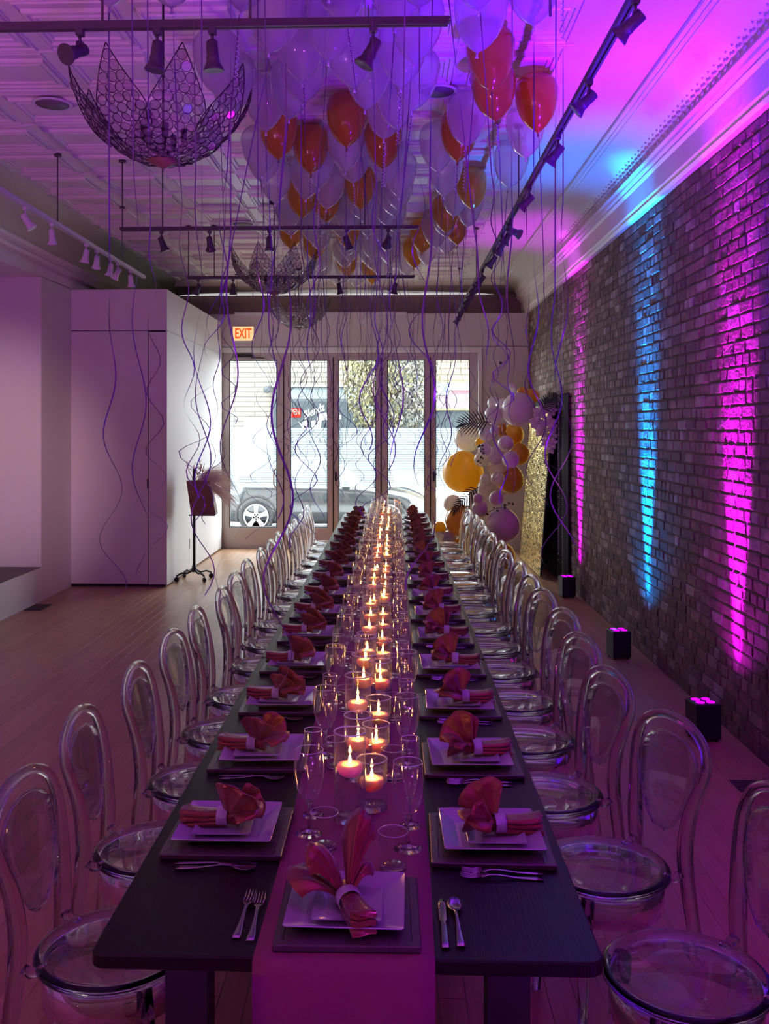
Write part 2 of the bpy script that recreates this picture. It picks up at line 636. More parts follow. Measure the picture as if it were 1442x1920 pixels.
M['speaker'] = pmat('speaker_grille', (0.16, 0.12, 0.14), 0.6)
M['asphalt'] = pmat('asphalt', (0.099, 0.099, 0.102), 0.9, var=0.2)
M['walk'] = pmat('concrete_walk', (0.72, 0.71, 0.69), 0.9, var=0.1)
M['car'] = pmat('car_paint', (0.030, 0.034, 0.036), 0.12, metal=0.3, coat=0.6)
M['carglass'] = pmat('car_glass', (0.02, 0.025, 0.028), 0.05)
M['tyre'] = pmat('tyre', (0.02, 0.02, 0.02), 0.8)
M['alloy'] = pmat('alloy', (0.446, 0.453, 0.446), 0.3, metal=0.5)
M['headlight'] = pmat('headlight', (0.465, 0.484, 0.496), 0.1, spec=0.8)
M['amberlens'] = pmat('amber_lens', (0.8, 0.25, 0.08), 0.2)
M['limestone'] = facademat('limestone_courses', (0.095, 0.086, 0.067), (0.118, 0.106, 0.083), (0.046, 0.041, 0.033), 1.3, 0.16)
M['yellowbrick'] = facademat('yellow_brick', (0.143, 0.112, 0.068), (0.161, 0.130, 0.081), (0.062, 0.050, 0.034), 0.62, 0.2)
M['shopdark'] = pmat('shop_glass', (0.019, 0.025, 0.027), 0.3, spec=0.2)
M['shoppale'] = pmat('shop_transom', (0.087, 0.105, 0.102), 0.3, spec=0.2)
M['shopframe'] = pmat('shop_frame', (0.037, 0.043, 0.045), 0.5, spec=0.2)
M['signtaupe'] = pmat('sign_taupe', (0.087, 0.062, 0.062), 0.5)
M['signwhite'] = pmat('sign_white', (0.211, 0.211, 0.208), 0.5)
M['signblue'] = pmat('sign_blue', (0.099, 0.155, 0.211), 0.5)
M['signred'] = pmat('sign_red', (0.167, 0.043, 0.056), 0.5)
M['signyellow'] = pmat('sign_yellow', (0.186, 0.167, 0.037), 0.5)
M['neonred'] = emat('neon_red', (1.0, 0.07, 0.05), 1.1)
M['neonwhite'] = emat('neon_white', (1.0, 0.8, 0.75), 1.2)
M['bark'] = pmat('bark', (0.062, 0.050, 0.037), 0.9)
M['leafy'] = pmat('leaf_yellow', (0.105, 0.096, 0.040), 0.7, var=0.5, vscale=3)
M['leafg'] = pmat('leaf_grey', (0.093, 0.090, 0.071), 0.7, var=0.5, vscale=3)
M['vent'] = pmat('vent_metal', (0.06, 0.04, 0.035), 0.5)

# ------------------------------------------------------------------ the room
XL, XR, YB, ZC = -3.77, 2.05, 14.5, 4.05
YR = -3.0
CX0, CX1 = -3.24, 1.64            # flat part of the ceiling


def struct(name, mb, mat, parent=None, label=None):
    o = mb.build(name, mat, parent)
    if not parent: tag(o, label, None, None, 'structure')
    return o


# floor: sub floor and planks
floor = struct('floor', MB().box(XL - 0.3, XR + 0.3, YR - 0.3, YB + 0.1, -0.2, -0.006), M['floordark'],
               label='worn oak plank floor running the length of the room')
PW = 0.089
planks = []
x = XL
rng = random.Random(3)
while x < XR - 0.01:
    y = YR + rng.uniform(-1.6, 0)
    while y < YB:
        L = rng.choice((0.9, 1.2, 1.5, 1.8))
        planks.append((x, min(x + PW, XR), max(y, YR), min(y + L, YB)))
        y += L
    x += PW


def vis(p):
    xc, yc = (p[0] + p[1]) / 2, (p[2] + p[3]) / 2
    if yc < 1.0: return 0
    px = 738 + xc * F / yc
    if px < -20 or px > 1460: return 0
    if -0.9 < xc < 0.75: return 0.2 / yc
    return 1 / yc


planks.sort(key=vis, reverse=True)
pcache = {}
for i, p in enumerate(planks[:300]):
    L = round(p[3] - p[2], 3); wd = round(p[1] - p[0], 3)
    if (L, wd) not in pcache:
        g = 0.0004
        pcache[(L, wd)] = MB().bbox(g, wd - g, g, L - g, -0.006, 0.0, 0.0004).mesh('plank', M['floor'])
    add('plank', pcache[(L, wd)], floor, (p[0], p[2], 0))
mb = MB()
for p in planks[300:]:
    if p[3] > p[2]: mb.box(p[0] + 0.0012, p[1] - 0.0012, p[2] + 0.0012, p[3] - 0.0012, -0.006, 0.0)
tag(mb.build('plank_field', M['floor'], floor), kind='stuff')

# ceiling: deck + pressed tin tiles
ceiling = struct('ceiling', MB().box(XL - 0.3, XR + 0.3, YR - 0.3, YB + 0.7, ZC + 0.004, ZC + 0.2), M['tin'],
                 label='off-white pressed tin ceiling of square coffered tiles')
TX, TY = 0.61, 0.66
mb = MB()
prof = [(0.0, 0.0), (0.012, 0.0), (0.022, -0.014), (0.038, -0.014), (0.048, -0.003), (0.105, -0.003), (0.112, -0.024), (0.132, -0.024),
        (0.142, -0.010), (0.172, -0.010), (0.180, -0.018), (0.19, -0.018), (0.198, -0.006)]
xin = [0.0, 0.044, 0.046, 0.052, 0.054, 0.062, 0.064, 0.084, 0.086, 0.104, 0.106, 0.114, 0.117]
mb.loops([[(q, i), (TX - q, i), (TX - q, TY - i), (q, TY - i)] for (i, z), q in zip(prof, xin)], [z for i, z in prof], cap=(False, True))
for f in range(len(mb.f)): mb.f[f] = list(reversed(mb.f[f]))
# bead at the tile joints
for (a, b) in (((0, 0, -0.002), (TX, 0, -0.002)),):
    mb.tube([a, b], 0.012, 6, False)
tile = mb.mesh('ceiling_tile', M['tin'])
ny = int((14.05 - 2.15) / TY)
for i in range(7):
    for j in range(ny):
        add('ceiling_tile', tile, ceiling, (CX0 + i * TX, 14.05 - (j + 1) * TY, ZC))


def sweep(prof, y0, y1, n=2, smooth=True):
    mb = MB()
    rs = []
    for k in range(n):
        y = y0 + (y1 - y0) * k / (n - 1)
        rs.append([(px, y, pz) for px, pz in prof])
    return mb.rings(rs, smooth, True, True)


def arc(p0, p1, n=10, bul=1.0):
    """quarter ellipse from p0 (vertical tangent) to p1 (horizontal tangent)"""
    out = []
    for k in range(n + 1):
        a = PI / 2 * k / n
        out.append((p1[0] + (p0[0] - p1[0]) * math.cos(a), p0[1] + (p1[1] - p0[1]) * math.sin(a)))
    return out


# right cornice and cove
YT = 14.86
cor = [(XR + 0.02, 3.60), (2.01, 3.60), (1.995, 3.625), (2.005, 3.64), (1.985, 3.66), (1.975, 3.80), (1.955, 3.82), (1.955, 3.835),
       (1.93, 3.845), (1.925, 3.865), (1.90, 3.875), (1.90, 3.89), (XR + 0.02, 3.90)]
struct('trim_1', sweep(cor, YR, YT, smooth=False), M['cornice'], label='long moulded white cornice above the brick wall')
cv = arc((1.915, 3.885), (CX1 - 0.06, ZC - 0.002), 12)
mb = MB()
ysub = [YR, 2.2] + [2.2 + 0.61 * k for k in range(1, 21)] + [YT]
cove_r = sweep(cv + [(1.7, ZC + 0.05), (XR + 0.02, ZC + 0.05), (XR + 0.02, 3.89)], YR, YT)
cove = struct('trim_2', cove_r, M['cove'], label='curved embossed tin cove over the brick wall, washed pink and blue')
# raised leaf moulding at the foot of the cove, fluted lines above it
mb = MB()
y = 2.5
rl = random.Random(5)
while y < 14.7:
    s = rl.uniform(0.8, 1.1)
    z = 3.905
    for dy, dz, dx, ss in ((0, 0, 0, 1.0), (0.035, 0.03, -0.012, 0.8), (-0.035, 0.035, -0.016, 0.75), (0.0, 0.06, -0.03, 0.7)):
        c = Vector((1.905 + dx, y + dy, z + dz))
        a = 0.022 * s * ss
        b = len(mb.v)
        mb.v += [tuple(c + Vector(q)) for q in ((0, -a, 0), (-0.010, 0, -0.012), (0, a, 0), (-0.006, 0, a * 1.5), (-0.016, 0, 0.004))]
        for q in ((0, 1, 4), (1, 2, 4), (2, 3, 4), (3, 0, 4)): mb.face([b + k for k in q], True)
    y += 0.10
tag(mb.build('leaf_moulding', M['cornice'], cove), kind='stuff')
for X, Z in ((1.66, 4.035), (1.62, 4.043), (1.27, 4.045)):
    pass
flute = MB()
for dx in (0, 0.035, 0.07):
    flute.tube([(1.60 + dx, YR, ZC - 0.006 - 0.002 * dx / 0.035), (1.60 + dx, 14.2, ZC - 0.006 - 0.002 * dx / 0.035)], 0.009, 6)
flute.build('fluted_strip', M['cornice'], cove)

# left cove and cornice
cl = arc((-3.66, 3.70), (CX0 + 0.03, ZC - 0.002), 12)
struct('trim_3', sweep(cl + [(-3.3, ZC + 0.05), (XL - 0.02, ZC + 0.05), (XL - 0.02, 3.70)], YR, YT), M['cove'],
       label='curved embossed cove over the plain left wall, in shade')
col_ = [(XL - 0.02, 3.60), (-3.70, 3.60), (-3.68, 3.63), (-3.70, 3.65), (-3.66, 3.68), (-3.64, 3.71), (XL - 0.02, 3.72)]
struct('trim_4', sweep(col_, YR, YT, smooth=False), M['cornice'], label='thin cornice along the top of the left wall')

# back: lower wall with the shopfront opening, recessed upper wall
WX0, WX1, WZ1 = at(411, YB, 0).x, at(905, YB, 0).x, at(700, YB, py=651).z
mb = MB()
PX = at(413, YB, 0).x
mb.box(WX1, XR + 0.2, YB, YB + 0.3, 0, WZ1)
mb.box(XL - 0.2, WX0 + 0.005, YB, YB + 0.3, 0, WZ1)
struct('wall_back', mb, M['backwall'], label='pale back wall around the shopfront window')
hdr = MB().box(XL - 0.2, XR + 0.2, YB, YB + 0.34, WZ1 + 0.012, 3.60)
o = hdr.build('wall_header', M['backwall'], bpy.data.objects['wall_back'])
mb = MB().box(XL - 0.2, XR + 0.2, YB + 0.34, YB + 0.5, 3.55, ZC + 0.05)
struct('wall_upper', mb, M['shadewall'], label='recessed wall strip above the shopfront header, shade put into its dark brown')
# back cove of the ceiling
cb = arc((14.83, 3.93), (14.0, ZC - 0.003), 10)
mb = MB()
mb.rings([[(X, py, pz) for py, pz in cb + [(14.83, ZC + 0.05), (14.2, ZC + 0.05)]] for X in (XL - 0.1, XR)], True, True)
struct('trim_5', mb, M['cove'], label='curved tin cove at the far end of the ceiling')

# brick wall on the right
wr = struct('wall_right', MB().box(XR + 0.005, XR + 0.3, YR - 0.3, YB + 0.7, -0.1, 3.9), M['mortar'],
            label='old exposed brick wall washed with pink and blue light')
brs = []
rb = random.Random(11)
row, z = 0, 0.005
while z < 3.59:
    hgt = 0.066
    y = 4.75 - (0.105 if row % 2 else 0) + rb.uniform(-0.02, 0.02)
    hdrrow = row % 6 == 5
    while y < YB - 0.03:
        L = (0.098 if hdrrow or rb.random() < 0.25 else 0.2) * rb.uniform(0.93, 1.04)
        brs.append((y, min(y + L, YB), z, z + hgt * rb.uniform(0.94, 1.03)))
        y += L + 0.011
    z += 0.0765
    row += 1
brs.sort(key=lambda b: abs(b[0] - 5.25) if b[0] >= 5.15 else 9)


def brick(mb, y0, y1, z0, z1, pr, r_):
    c = 0.006
    j = lambda: r_.uniform(-0.004, 0.004)
    jx = lambda: r_.uniform(-0.0012, 0.0012)
    o = XR + 0.016
    f = XR - pr
    pts = []
    for (dx, dc) in ((o, 0), (f + c, 0), (f, c)):
        pts.append([(dx + (jx() if dx == f else 0), y0 + dc + j(), z0 + dc + j()), (dx + (jx() if dx == f else 0), y1 - dc + j(), z0 + dc + j()),
                    (dx + (jx() if dx == f else 0), y1 - dc + j(), z1 - dc + j()), (dx + (jx() if dx == f else 0), y0 + dc + j(), z1 - dc + j())])
    b = len(mb.v)
    for r in pts: mb.v += r
    for k in (0, 1):
        for i in range(4):
            jn = (i + 1) % 4
            mb.face([b + k * 4 + jn, b + k * 4 + i, b + k * 4 + 4 + i, b + k * 4 + 4 + jn])
    mb.face([b + 11, b + 10, b + 9, b + 8])


bcache = {}
for i, b in enumerate(brs[:300]):
    L = round((b[1] - b[0]) / 0.02) * 0.02
    k = (L, i % 5)
    if k not in bcache:
        mb = MB()
        brick(mb, 0, L, 0, 0.066, rb.uniform(0.0, 0.0045), rb)
        bcache[k] = mb.mesh('brick', M['brick'])
    add('brick', bcache[k], wr, (0, b[0], b[2]))
mb = MB()
for b in brs[300:]:
    if rb.random() < 0.985: brick(mb, b[0], b[1], b[2], b[3], rb.uniform(0.0, 0.005), rb)
tag(mb.build('brick_field', M['brick'], wr), kind='stuff')

# left wall with raised niche
mb = MB()
mb.box(XL - 0.25, XL, 10.05, YB + 0.3, 0, 3.47)
mb.box(XL - 0.25, XL, YR - 0.3, 10.05, 0, 0.36)
mb.box(XL - 0.25, XL, YR - 0.3, YB + 0.5, 3.485, 3.60)
mb.box(XL - 0.25, XL - 0.02, YR - 0.3, YB + 0.5, 3.47, 3.485)
mb.box(XL - 0.25, XL, YR - 0.3, 2.0, 0.36, 3.47)
wl = struct('wall_left', mb, M['white'], label='white left wall with low wall below a raised niche')
mb = MB()
mb.box(XL - 2.6, XL - 0.25, 10.05, 10.3, 0, 3.6)
mb.box(XL - 2.8, XL - 2.6, 1.5, 10.3, 0, 3.6)
mb.box(XL - 2.6, XL - 0.25, 1.7, 2.0, 0, 3.6)
mb.box(XL - 2.8, XL - 0.25, 1.5, 10.3, 3.47, 3.6)
struct('wall_niche', mb, M['white'], label='white side wall inside the raised niche')
struct('floor_niche', MB().box(XL - 2.6, XL - 0.001, 2.0, 10.05, 0.2, 0.365), M['darkfloor'], label='dark floor of the raised niche at the left edge')
# rear wall, behind the camera
struct('wall_rear', MB().box(XL - 0.3, XR + 0.3, YR - 0.3, YR, -0.1, ZC + 0.1), M['white'], label='plain rear wall behind the table end')

# white partition box at the left
P0, P1, PYF = XL, at(313, 10.98, 0).x, 10.98
ps = at(278, PYF, 0).x
pz1 = at(200, PYF, py=620).z
ZP = 3.47
mb = MB().box(P0, P1 - 0.022, PYF + 0.022, YB, 0.0, ZP - 0.002)
part = struct('wall_partition', mb, M['gasket'], label='white boxed partition beside the shopfront window')
g = 0.005
MB().bbox(P0 + 0.002, ps - g, PYF, PYF + 0.021, 0.035, pz1 - g, 0.002).build('door_panel', M['white'], part)
MB().bbox(ps + g, P1, PYF, PYF + 0.021, 0.03, pz1 - 0.018, 0.002).build('strip_panel', M['white'], part)
MB().bbox(P0 + 0.002, P1, PYF, PYF + 0.021, pz1 + g, ZP, 0.002).build('upper_panel', M['white'], part)
MB().bbox(P1 - 0.021, P1, PYF + 0.022, YB - 0.002, 0.02, pz1 - 0.002, 0.001).build('side_panel', M['white'], part)
MB().bbox(P1 - 0.021, P1, PYF + 0.022, YB - 0.002, pz1 + 0.002, ZP, 0.001).build('side_panel', M['white'], part)
MB().bbox(P1, P1 + 0.008, 12.2, 12.28, 0.30, 0.42, 0.002).build('outlet_plate', M['trimwhite'], part)
MB().bbox(ps - 0.012, ps + 0.004, PYF - 0.008, PYF, 1.15, 1.26, 0.002).build('hinge', M['black'], part)

# ------------------------------------------------------------------ shopfront window
win = tag(empty('window_1', (0, YB, 0)), 'wide aluminium folding shopfront window with frosted striped film', None, None, 'structure')


def wx(px): return at(px, YB, 0).x


def wz(py): return CAMZ + (PPY - py) * YB / F


top, gt, gb = wz(660), wz(674), wz(991)
# casing
mb = MB()
mb.box(wx(413), wx(904), -0.02, 0.32, top, wz(652))
mb.box(wx(897), wx(904), -0.02, 0.32, 0, top)
mb.build('casing', M['trimwhite'], win)
# outer frame
mb = MB()
mb.bbox(wx(409), wx(898), 0.10, 0.20, wz(669), top + 0.02, 0.004)
mb.bbox(wx(409), wx(425.6), 0.10, 0.20, -0.1, wz(668), 0.004)
mb.bbox(wx(886.4), wx(898), 0.10, 0.20, -0.1, wz(668), 0.004)
mb.bbox(wx(424), wx(888), 0.088, 0.20, -0.1, 0.05, 0.004)
mb.build('window_frame', M['alu'], win)
leaves = [(425, 530, 428, 518), (531, 624, 543, 614), (625, 714, 634, 705), (715, 807, 726, 797), (808, 887, 817, 882)]
film_t, film_b = wz(802), wz(914)
for i, (a, b, ga, gbx) in enumerate(leaves):
    lf = empty('leaf_frame', (0, 0, 0))
    mb = MB()
    mb.bbox(wx(a) + 0.006, wx(ga), 0.09, 0.15, 0.04, wz(668) - 0.004, 0.004)
    mb.bbox(wx(gbx), wx(b) - 0.006, 0.09, 0.15, 0.04, wz(668) - 0.004, 0.004)
    mb.bbox(wx(ga), wx(gbx), 0.09, 0.15, gt, wz(668) - 0.004, 0.004)
    mb.bbox(wx(ga), wx(gbx), 0.09, 0.15, 0.04, gb, 0.004)
    COL.objects.unlink(lf); bpy.data.objects.remove(lf)
    lf = mb.build('leaf_frame', M['alu'], win)
    mb = MB()
    e = 0.012
    mb.box(wx(ga), wx(ga) + e, 0.10, 0.14, gb, gt); mb.box(wx(gbx) - e, wx(gbx), 0.10, 0.14, gb, gt)
    mb.box(wx(ga) + e, wx(gbx) - e, 0.10, 0.14, gt - e, gt); mb.box(wx(ga) + e, wx(gbx) - e, 0.10, 0.14, gb, gb + e)
    mb.build('gasket', M['gasket'], lf)
    MB().box(wx(ga) + e, wx(gbx) - e, 0.118, 0.120, gb + e, gt - e).build('pane', M['pane'], lf)
    mb = MB()
    ns = 25
    hgt = (film_t - film_b) / ns
    for k in range(ns):
        mb.box(wx(ga) + e, wx(gbx) - e, 0.1145, 0.1165, film_b + k * hgt, film_b + (k + 0.80) * hgt)
    tag(mb.build('frosted_film', M['film'], lf), 'white frosted film of fine stripes')
    if i:
        mb = MB()
        mb.box(wx(a) - 0.022, wx(a) + 0.010, 0.151, 0.17, 0.04, wz(668))
        mb.build('seal', M['gasket'], win)
# door pull and closer
mb = MB()
hx = wx(528)
mb.tube([(hx, 0.09, wz(879)), (hx, 0.03, wz(879)), (hx - 0.1, 0.02, wz(880)), (hx - 0.125, 0.02, wz(886)), (hx - 0.125, 0.02, wz(908)),
         (hx - 0.1, 0.02, wz(914)), (hx, 0.03, wz(915)), (hx, 0.09, wz(915))], 0.013, 8)
mb.build('door_pull', M['alu'], win)
mb = MB()
mb.bbox(wx(440), wx(472), 0.02, 0.09, wz(669), wz(663), 0.004)
mb.tube([(wx(470), 0.03, wz(670)), (wx(495), 0.02, wz(671))], 0.009, 6)
mb.build('door_closer', M['black'], win)
mb = MB()
for px in (627, 812):
    mb.box(wx(px), wx(px) + 0.03, 0.075, 0.09, wz(902), wz(885))
mb.build('lock_plate', M['black'], win)

# exit sign, little camera
ex = tag(empty('exit_sign', at(457, YB, py=626) - Vector((0, 0.045, 0))), 'glowing exit sign with red letters above the shopfront window', 'sign')
MB().bbox(-0.165, 0.165, 0, 0.045, -0.115, 0.115, 0.004).build('sign_body', M['lampwhite'], ex)
MB().bbox(-0.158, 0.158, -0.006, -0.0005, -0.108, 0.108, 0.002).build('sign_face', M['exit'], ex)


def text(s, size, mat, parent, loc, rot=(R(90), 0, 0), align='CENTER', ext=0.004, shear=0.0, sx=1.0, name='lettering', w=None):
    c = bpy.data.curves.new(name, 'FONT')
    c.body = s
    c.size = size
    c.extrude = ext
    c.align_x = align
    c.align_y = 'CENTER'
    c.shear = shear
    c.resolution_u = 3
    if w: c.offset = w
    c.materials.append(mat)
    tmp = bpy.data.objects.new(name, c)
    COL.objects.link(tmp)
    bpy.context.view_layer.update()
    me = bpy.data.meshes.new_from_object(tmp.evaluated_get(bpy.context.evaluated_depsgraph_get()))
    bpy.data.objects.remove(tmp)
    o = bpy.data.objects.new(name, me)
    COL.objects.link(o)
    if not me.materials: me.materials.append(mat)
    o.location = loc
    o.rotation_euler = rot
    o.scale = (sx, 1, 1)
    if parent: adopt(o, parent)
    return o


text('EXIT', 0.215, M['exitred'], ex, (0, -0.009, -0.006), sx=0.58, w=0.004)
o = tag(empty('security_camera', at(938, YB, py=681)), 'small white motion sensor on the back wall beside the window', 'sensor')
MB().bbox(-0.035, 0.035, -0.05, 0, -0.05, 0.05, 0.012).build('housing', M['trimwhite'], o)
MB().bbox(-0.02, 0.02, -0.058, -0.0505, -0.02, 0.02, 0.003).build('lens', M['lamp'], o)

# ------------------------------------------------------------------ dining tables
TBX0, TBX1, TBZ = -0.632, 0.432, 0.76
TY0, TY1 = 1.945, 12.13
tl = (TY1 - TY0) / 4


def make_table():
    t = empty('dining_table')
    L = tl - 0.006
    pts = rsq((TBX1 - TBX0) / 2, 0.03, 4, L / 2)
    mb = MB()
    e = 0.004
    inn = rsq((TBX1 - TBX0) / 2 - e, 0.027, 4, L / 2 - e)
    mb.loops([inn, pts, pts, inn], [-0.032, -0.028, -e, 0])
    mb.build('tabletop', M['table'], t, (0, 0, TBZ))
    mb = MB()
    for sx in (-1, 1): mb.box(sx * 0.36 - 0.012, sx * 0.36 + 0.012, -L / 2 + 0.22, L / 2 - 0.22, 0.66, 0.7275)
    for sy in (-1, 1): mb.box(-0.345, 0.345, sy * (L / 2 - 0.2) - 0.012, sy * (L / 2 - 0.2) + 0.012, 0.66, 0.7275)
    mb.build('apron', M['black'], t)
    lm = MB().bbox(-0.045, 0.045, -0.045, 0.045, 0, 0.7275, 0.004).mesh('leg', M['black'])
    for sx in (-1, 1):
        for sy in (-1, 1):
            add('leg', lm, t, (sx * 0.345, sy * (L / 2 - 0.12), 0))
    return t


tcx = (TBX0 + TBX1) / 2
tab = make_table()
for k in range(4):
    o = tab if k == 0 else copy_tree(tab)
    o.location = (tcx, TY0 + tl * (k + 0.5), 0)
    tag(o, ['dark wooden dining table nearest the camera, first of four end to end',
            'dark wooden dining table, second of four set end to end',
            'dark wooden dining table, third of four set end to end',
            'dark wooden dining table at the window end of the row'][k], 'table', 'dark tables set end to end')

# runner
RX0, RX1 = -0.288, 0.086
mb = MB()
pth = [(TY0 - 0.014, 0.22), (TY0 - 0.014, 0.5), (TY0 - 0.013, 0.735), (TY0 - 0.011, 0.757), (TY0 + 0.004, 0.7625), (TY0 + 0.03, 0.7625)]
pth += [(TY0 + 0.03 + k * (TY1 - TY0 - 0.06) / 40, 0.7625) for k in range(1, 41)]
pth += [(TY1 - 0.004, 0.7625), (TY1 + 0.011, 0.757), (TY1 + 0.014, 0.7), (TY1 + 0.014, 0.45)]
grid = []
for i, (y, z) in enumerate(pth):
    wv = 0.004 * math.sin(y * 3.1)
    hang = max(0, 0.74 - z)
    grid.append([(RX0 + (RX1 - RX0) * j / 8 + wv, y - hang * 0.012 * math.sin(j * 1.3) * 2, z) for j in range(9)])
rs = []
for gi in grid:
    rs.append(gi)
mb.sheet(rs, (0, 0, -0.0022))
tag(mb.build('table_runner', M['runner']), 'plum cloth runner down the middle of the dining tables', 'table runner')

# ------------------------------------------------------------------ place settings
def make_charger():
    mb = MB()
    mb.loops([rsq(0.150, 0.004, 2), rsq(0.155, 0.005, 2), rsq(0.155, 0.005, 2), rsq(0.152, 0.004, 2), rsq(0.136, 0.004, 2), rsq(0.134, 0.004, 2)],
             [0, 0.003, 0.013, 0.015, 0.015, 0.0135])
    return mb.mesh('charger_plate', M['charger'])


def make_plate(h, name):
    k = h / 0.128
    mb = MB()
    mb.loops([rsq(0.078 * k, 0.012, 3), rsq(0.083 * k, 0.012, 3), rsq(0.105 * k, 0.010, 3), rsq(0.1275 * k, 0.007, 3), rsq(0.1285 * k, 0.007, 3),
              rsq(0.127 * k, 0.007, 3), rsq(0.104 * k, 0.010, 3), rsq(0.088 * k, 0.014, 3), rsq(0.080 * k, 0.014, 3)],
             [0, 0.0, 0.010 * k, 0.0225 * k, 0.024 * k, 0.0252 * k, 0.0140 * k, 0.007 * k, 0.0055 * k], smooth=False)
    return mb.mesh(name, M['china'])


def make_napkin(seed, style):
    """bundle along x: folded tail at +x, ring at 0, opened fan at -x"""
    r = random.Random(seed)
    n = empty('napkin')
    mb = MB()
    # tail: three folded layers
    for k in range(3):
        z0 = 0.004 + 0.013 * k
        rs = []
        for i in range(6):
            x = -0.012 + 0.125 * i / 5
            hw = 0.019 + 0.008 * (i / 5) + r.uniform(-0.001, 0.001)
            zz = z0 + 0.002 * math.sin(i * 1.3 + k) + 0.004 * (i == 5) * (k - 1)
            t = 0.0055
            rs.append([(x - 0.006 * k * (i == 5), -hw, zz), (x, -hw * 0.4, zz - 0.0015), (x, hw * 0.5, zz + 0.001), (x, hw, zz), (x, hw, zz + t * 2),
                       (x, hw * 0.4, zz + t * 2.3), (x, -hw * 0.5, zz + t * 1.9), (x - 0.006 * k * (i == 5), -hw, zz + t * 2)])
        mb.rings(rs, True, True)
    # fan shells
    sh = {0: [(-70, 60, 6, 0.090, 3)], 1: [(-55, 70, 10, 0.095, 3)], 2: [(-80, 40, 5, 0.100, 3)],
          3: [(-92, -22, 10, 0.130, 5), (-80, -8, 36, 0.110, 5), (8, 50, 40, 0.160, 5), (22, 66, 14, 0.095, 4)]}[style]
    # upright shells: (lowest, highest angle, lean, cup, radius)
    up = {0: [(24, 104, 0.30, 0.20, 0.098), (-4, 62, -0.32, -0.22, 0.086)],
          1: [(12, 88, 0.10, 0.30, 0.108), (-8, 40, -0.45, -0.18, 0.090), (30, 110, 0.50, 0.15, 0.080)],
          2: [(36, 118, 0.24, 0.25, 0.090), (4, 76, -0.22, -0.28, 0.096)], 3: []}[style]
    for (e0, e1, lean, cup, rad) in up:
        grid = []
        for i in range(7):
            t = i / 6
            row = []
            for j in range(21):
                u = j / 20
                e = R(e0 + (e1 - e0) * u)
                rr = 0.012 + rad * t * (1 - 0.10 * (2 * u - 1) ** 4 + 0.03 * math.sin(u * 7 + seed))
                fold = math.sin(u * 2 * PI * 2.6 + seed) * 0.0045 * (0.2 + t)
                row.append((-0.010 - rr * math.cos(e), lean * rr + cup * rr * math.sin(PI * u) + fold, max(0.022 + rr * math.sin(e), 0.003)))
            grid.append(row)
        mb.sheet(grid, (0.0006, 0.003, -0.0008))
    for (a0, a1, el, rad, pl) in sh:
        na, nr = 25, 7
        grid = []
        for i in range(nr):
            t = i / (nr - 1)
            rr = 0.010 + rad * t
            row = []
            for j in range(na):
                u = j / (na - 1)
                a = R(a0 + (a1 - a0) * u)
                e = R(el + 0.35 * el * math.sin(u * PI) + r.uniform(-0.7, 0.7))
                ple = math.sin(u * 2 * PI * 3.2 + seed + 0.6 * t) * 0.0008 * pl * (0.2 + t) * 0.6
                rj = rr * (1 - 0.20 * t * (2 * u - 1) ** 4) * (1 + 0.03 * math.sin(u * 9 + seed) * t)
                # shells cup over towards their rim
                z = 0.020 + rj * math.sin(e) + ple * math.cos(e) + 0.022 * math.sin(t * PI * 0.9) + 0.012 * math.sin(u * PI) * t
                x = -0.012 - rj * math.cos(a) * math.cos(e)
                y = rj * math.sin(a) * (0.55 + 0.45 * math.cos(e)) * 0.95
                row.append((x + ple * math.sin(e), y, max(z, 0.004)))
            grid.append(row)
        mb.sheet(grid, (0.0012, 0, -0.003))
    # gathered core inside the ring
    mb.rings([[(x, 0.019 * s * math.cos(a), 0.024 + 0.019 * s * math.sin(a)) for a in [2 * PI * q / 12 for q in range(12)]]
              for x, s in ((-0.045, 1.25), (-0.02, 0.95), (0.0, 0.9), (0.02, 1.0))], True, True)
    mb.build('cloth', M['napkin'], n)
    mb = MB()
    ra = 0.0225
    prof = [(-0.014, ra), (-0.0145, ra + 0.001), (-0.013, ra + 0.0022), (0.013, ra + 0.0022), (0.0145, ra + 0.001), (0.014, ra)]
    rs = []
    for x, rr in prof:
        rs.append([(x, rr * 1.12 * math.cos(a), 0.0262 + rr * math.sin(a)) for a in [2 * PI * q / 24 for q in range(24)]])
    mb.rings(rs + [rs[0]], True, False)
    mb.build('napkin_ring', M['ring'], n)
    return n


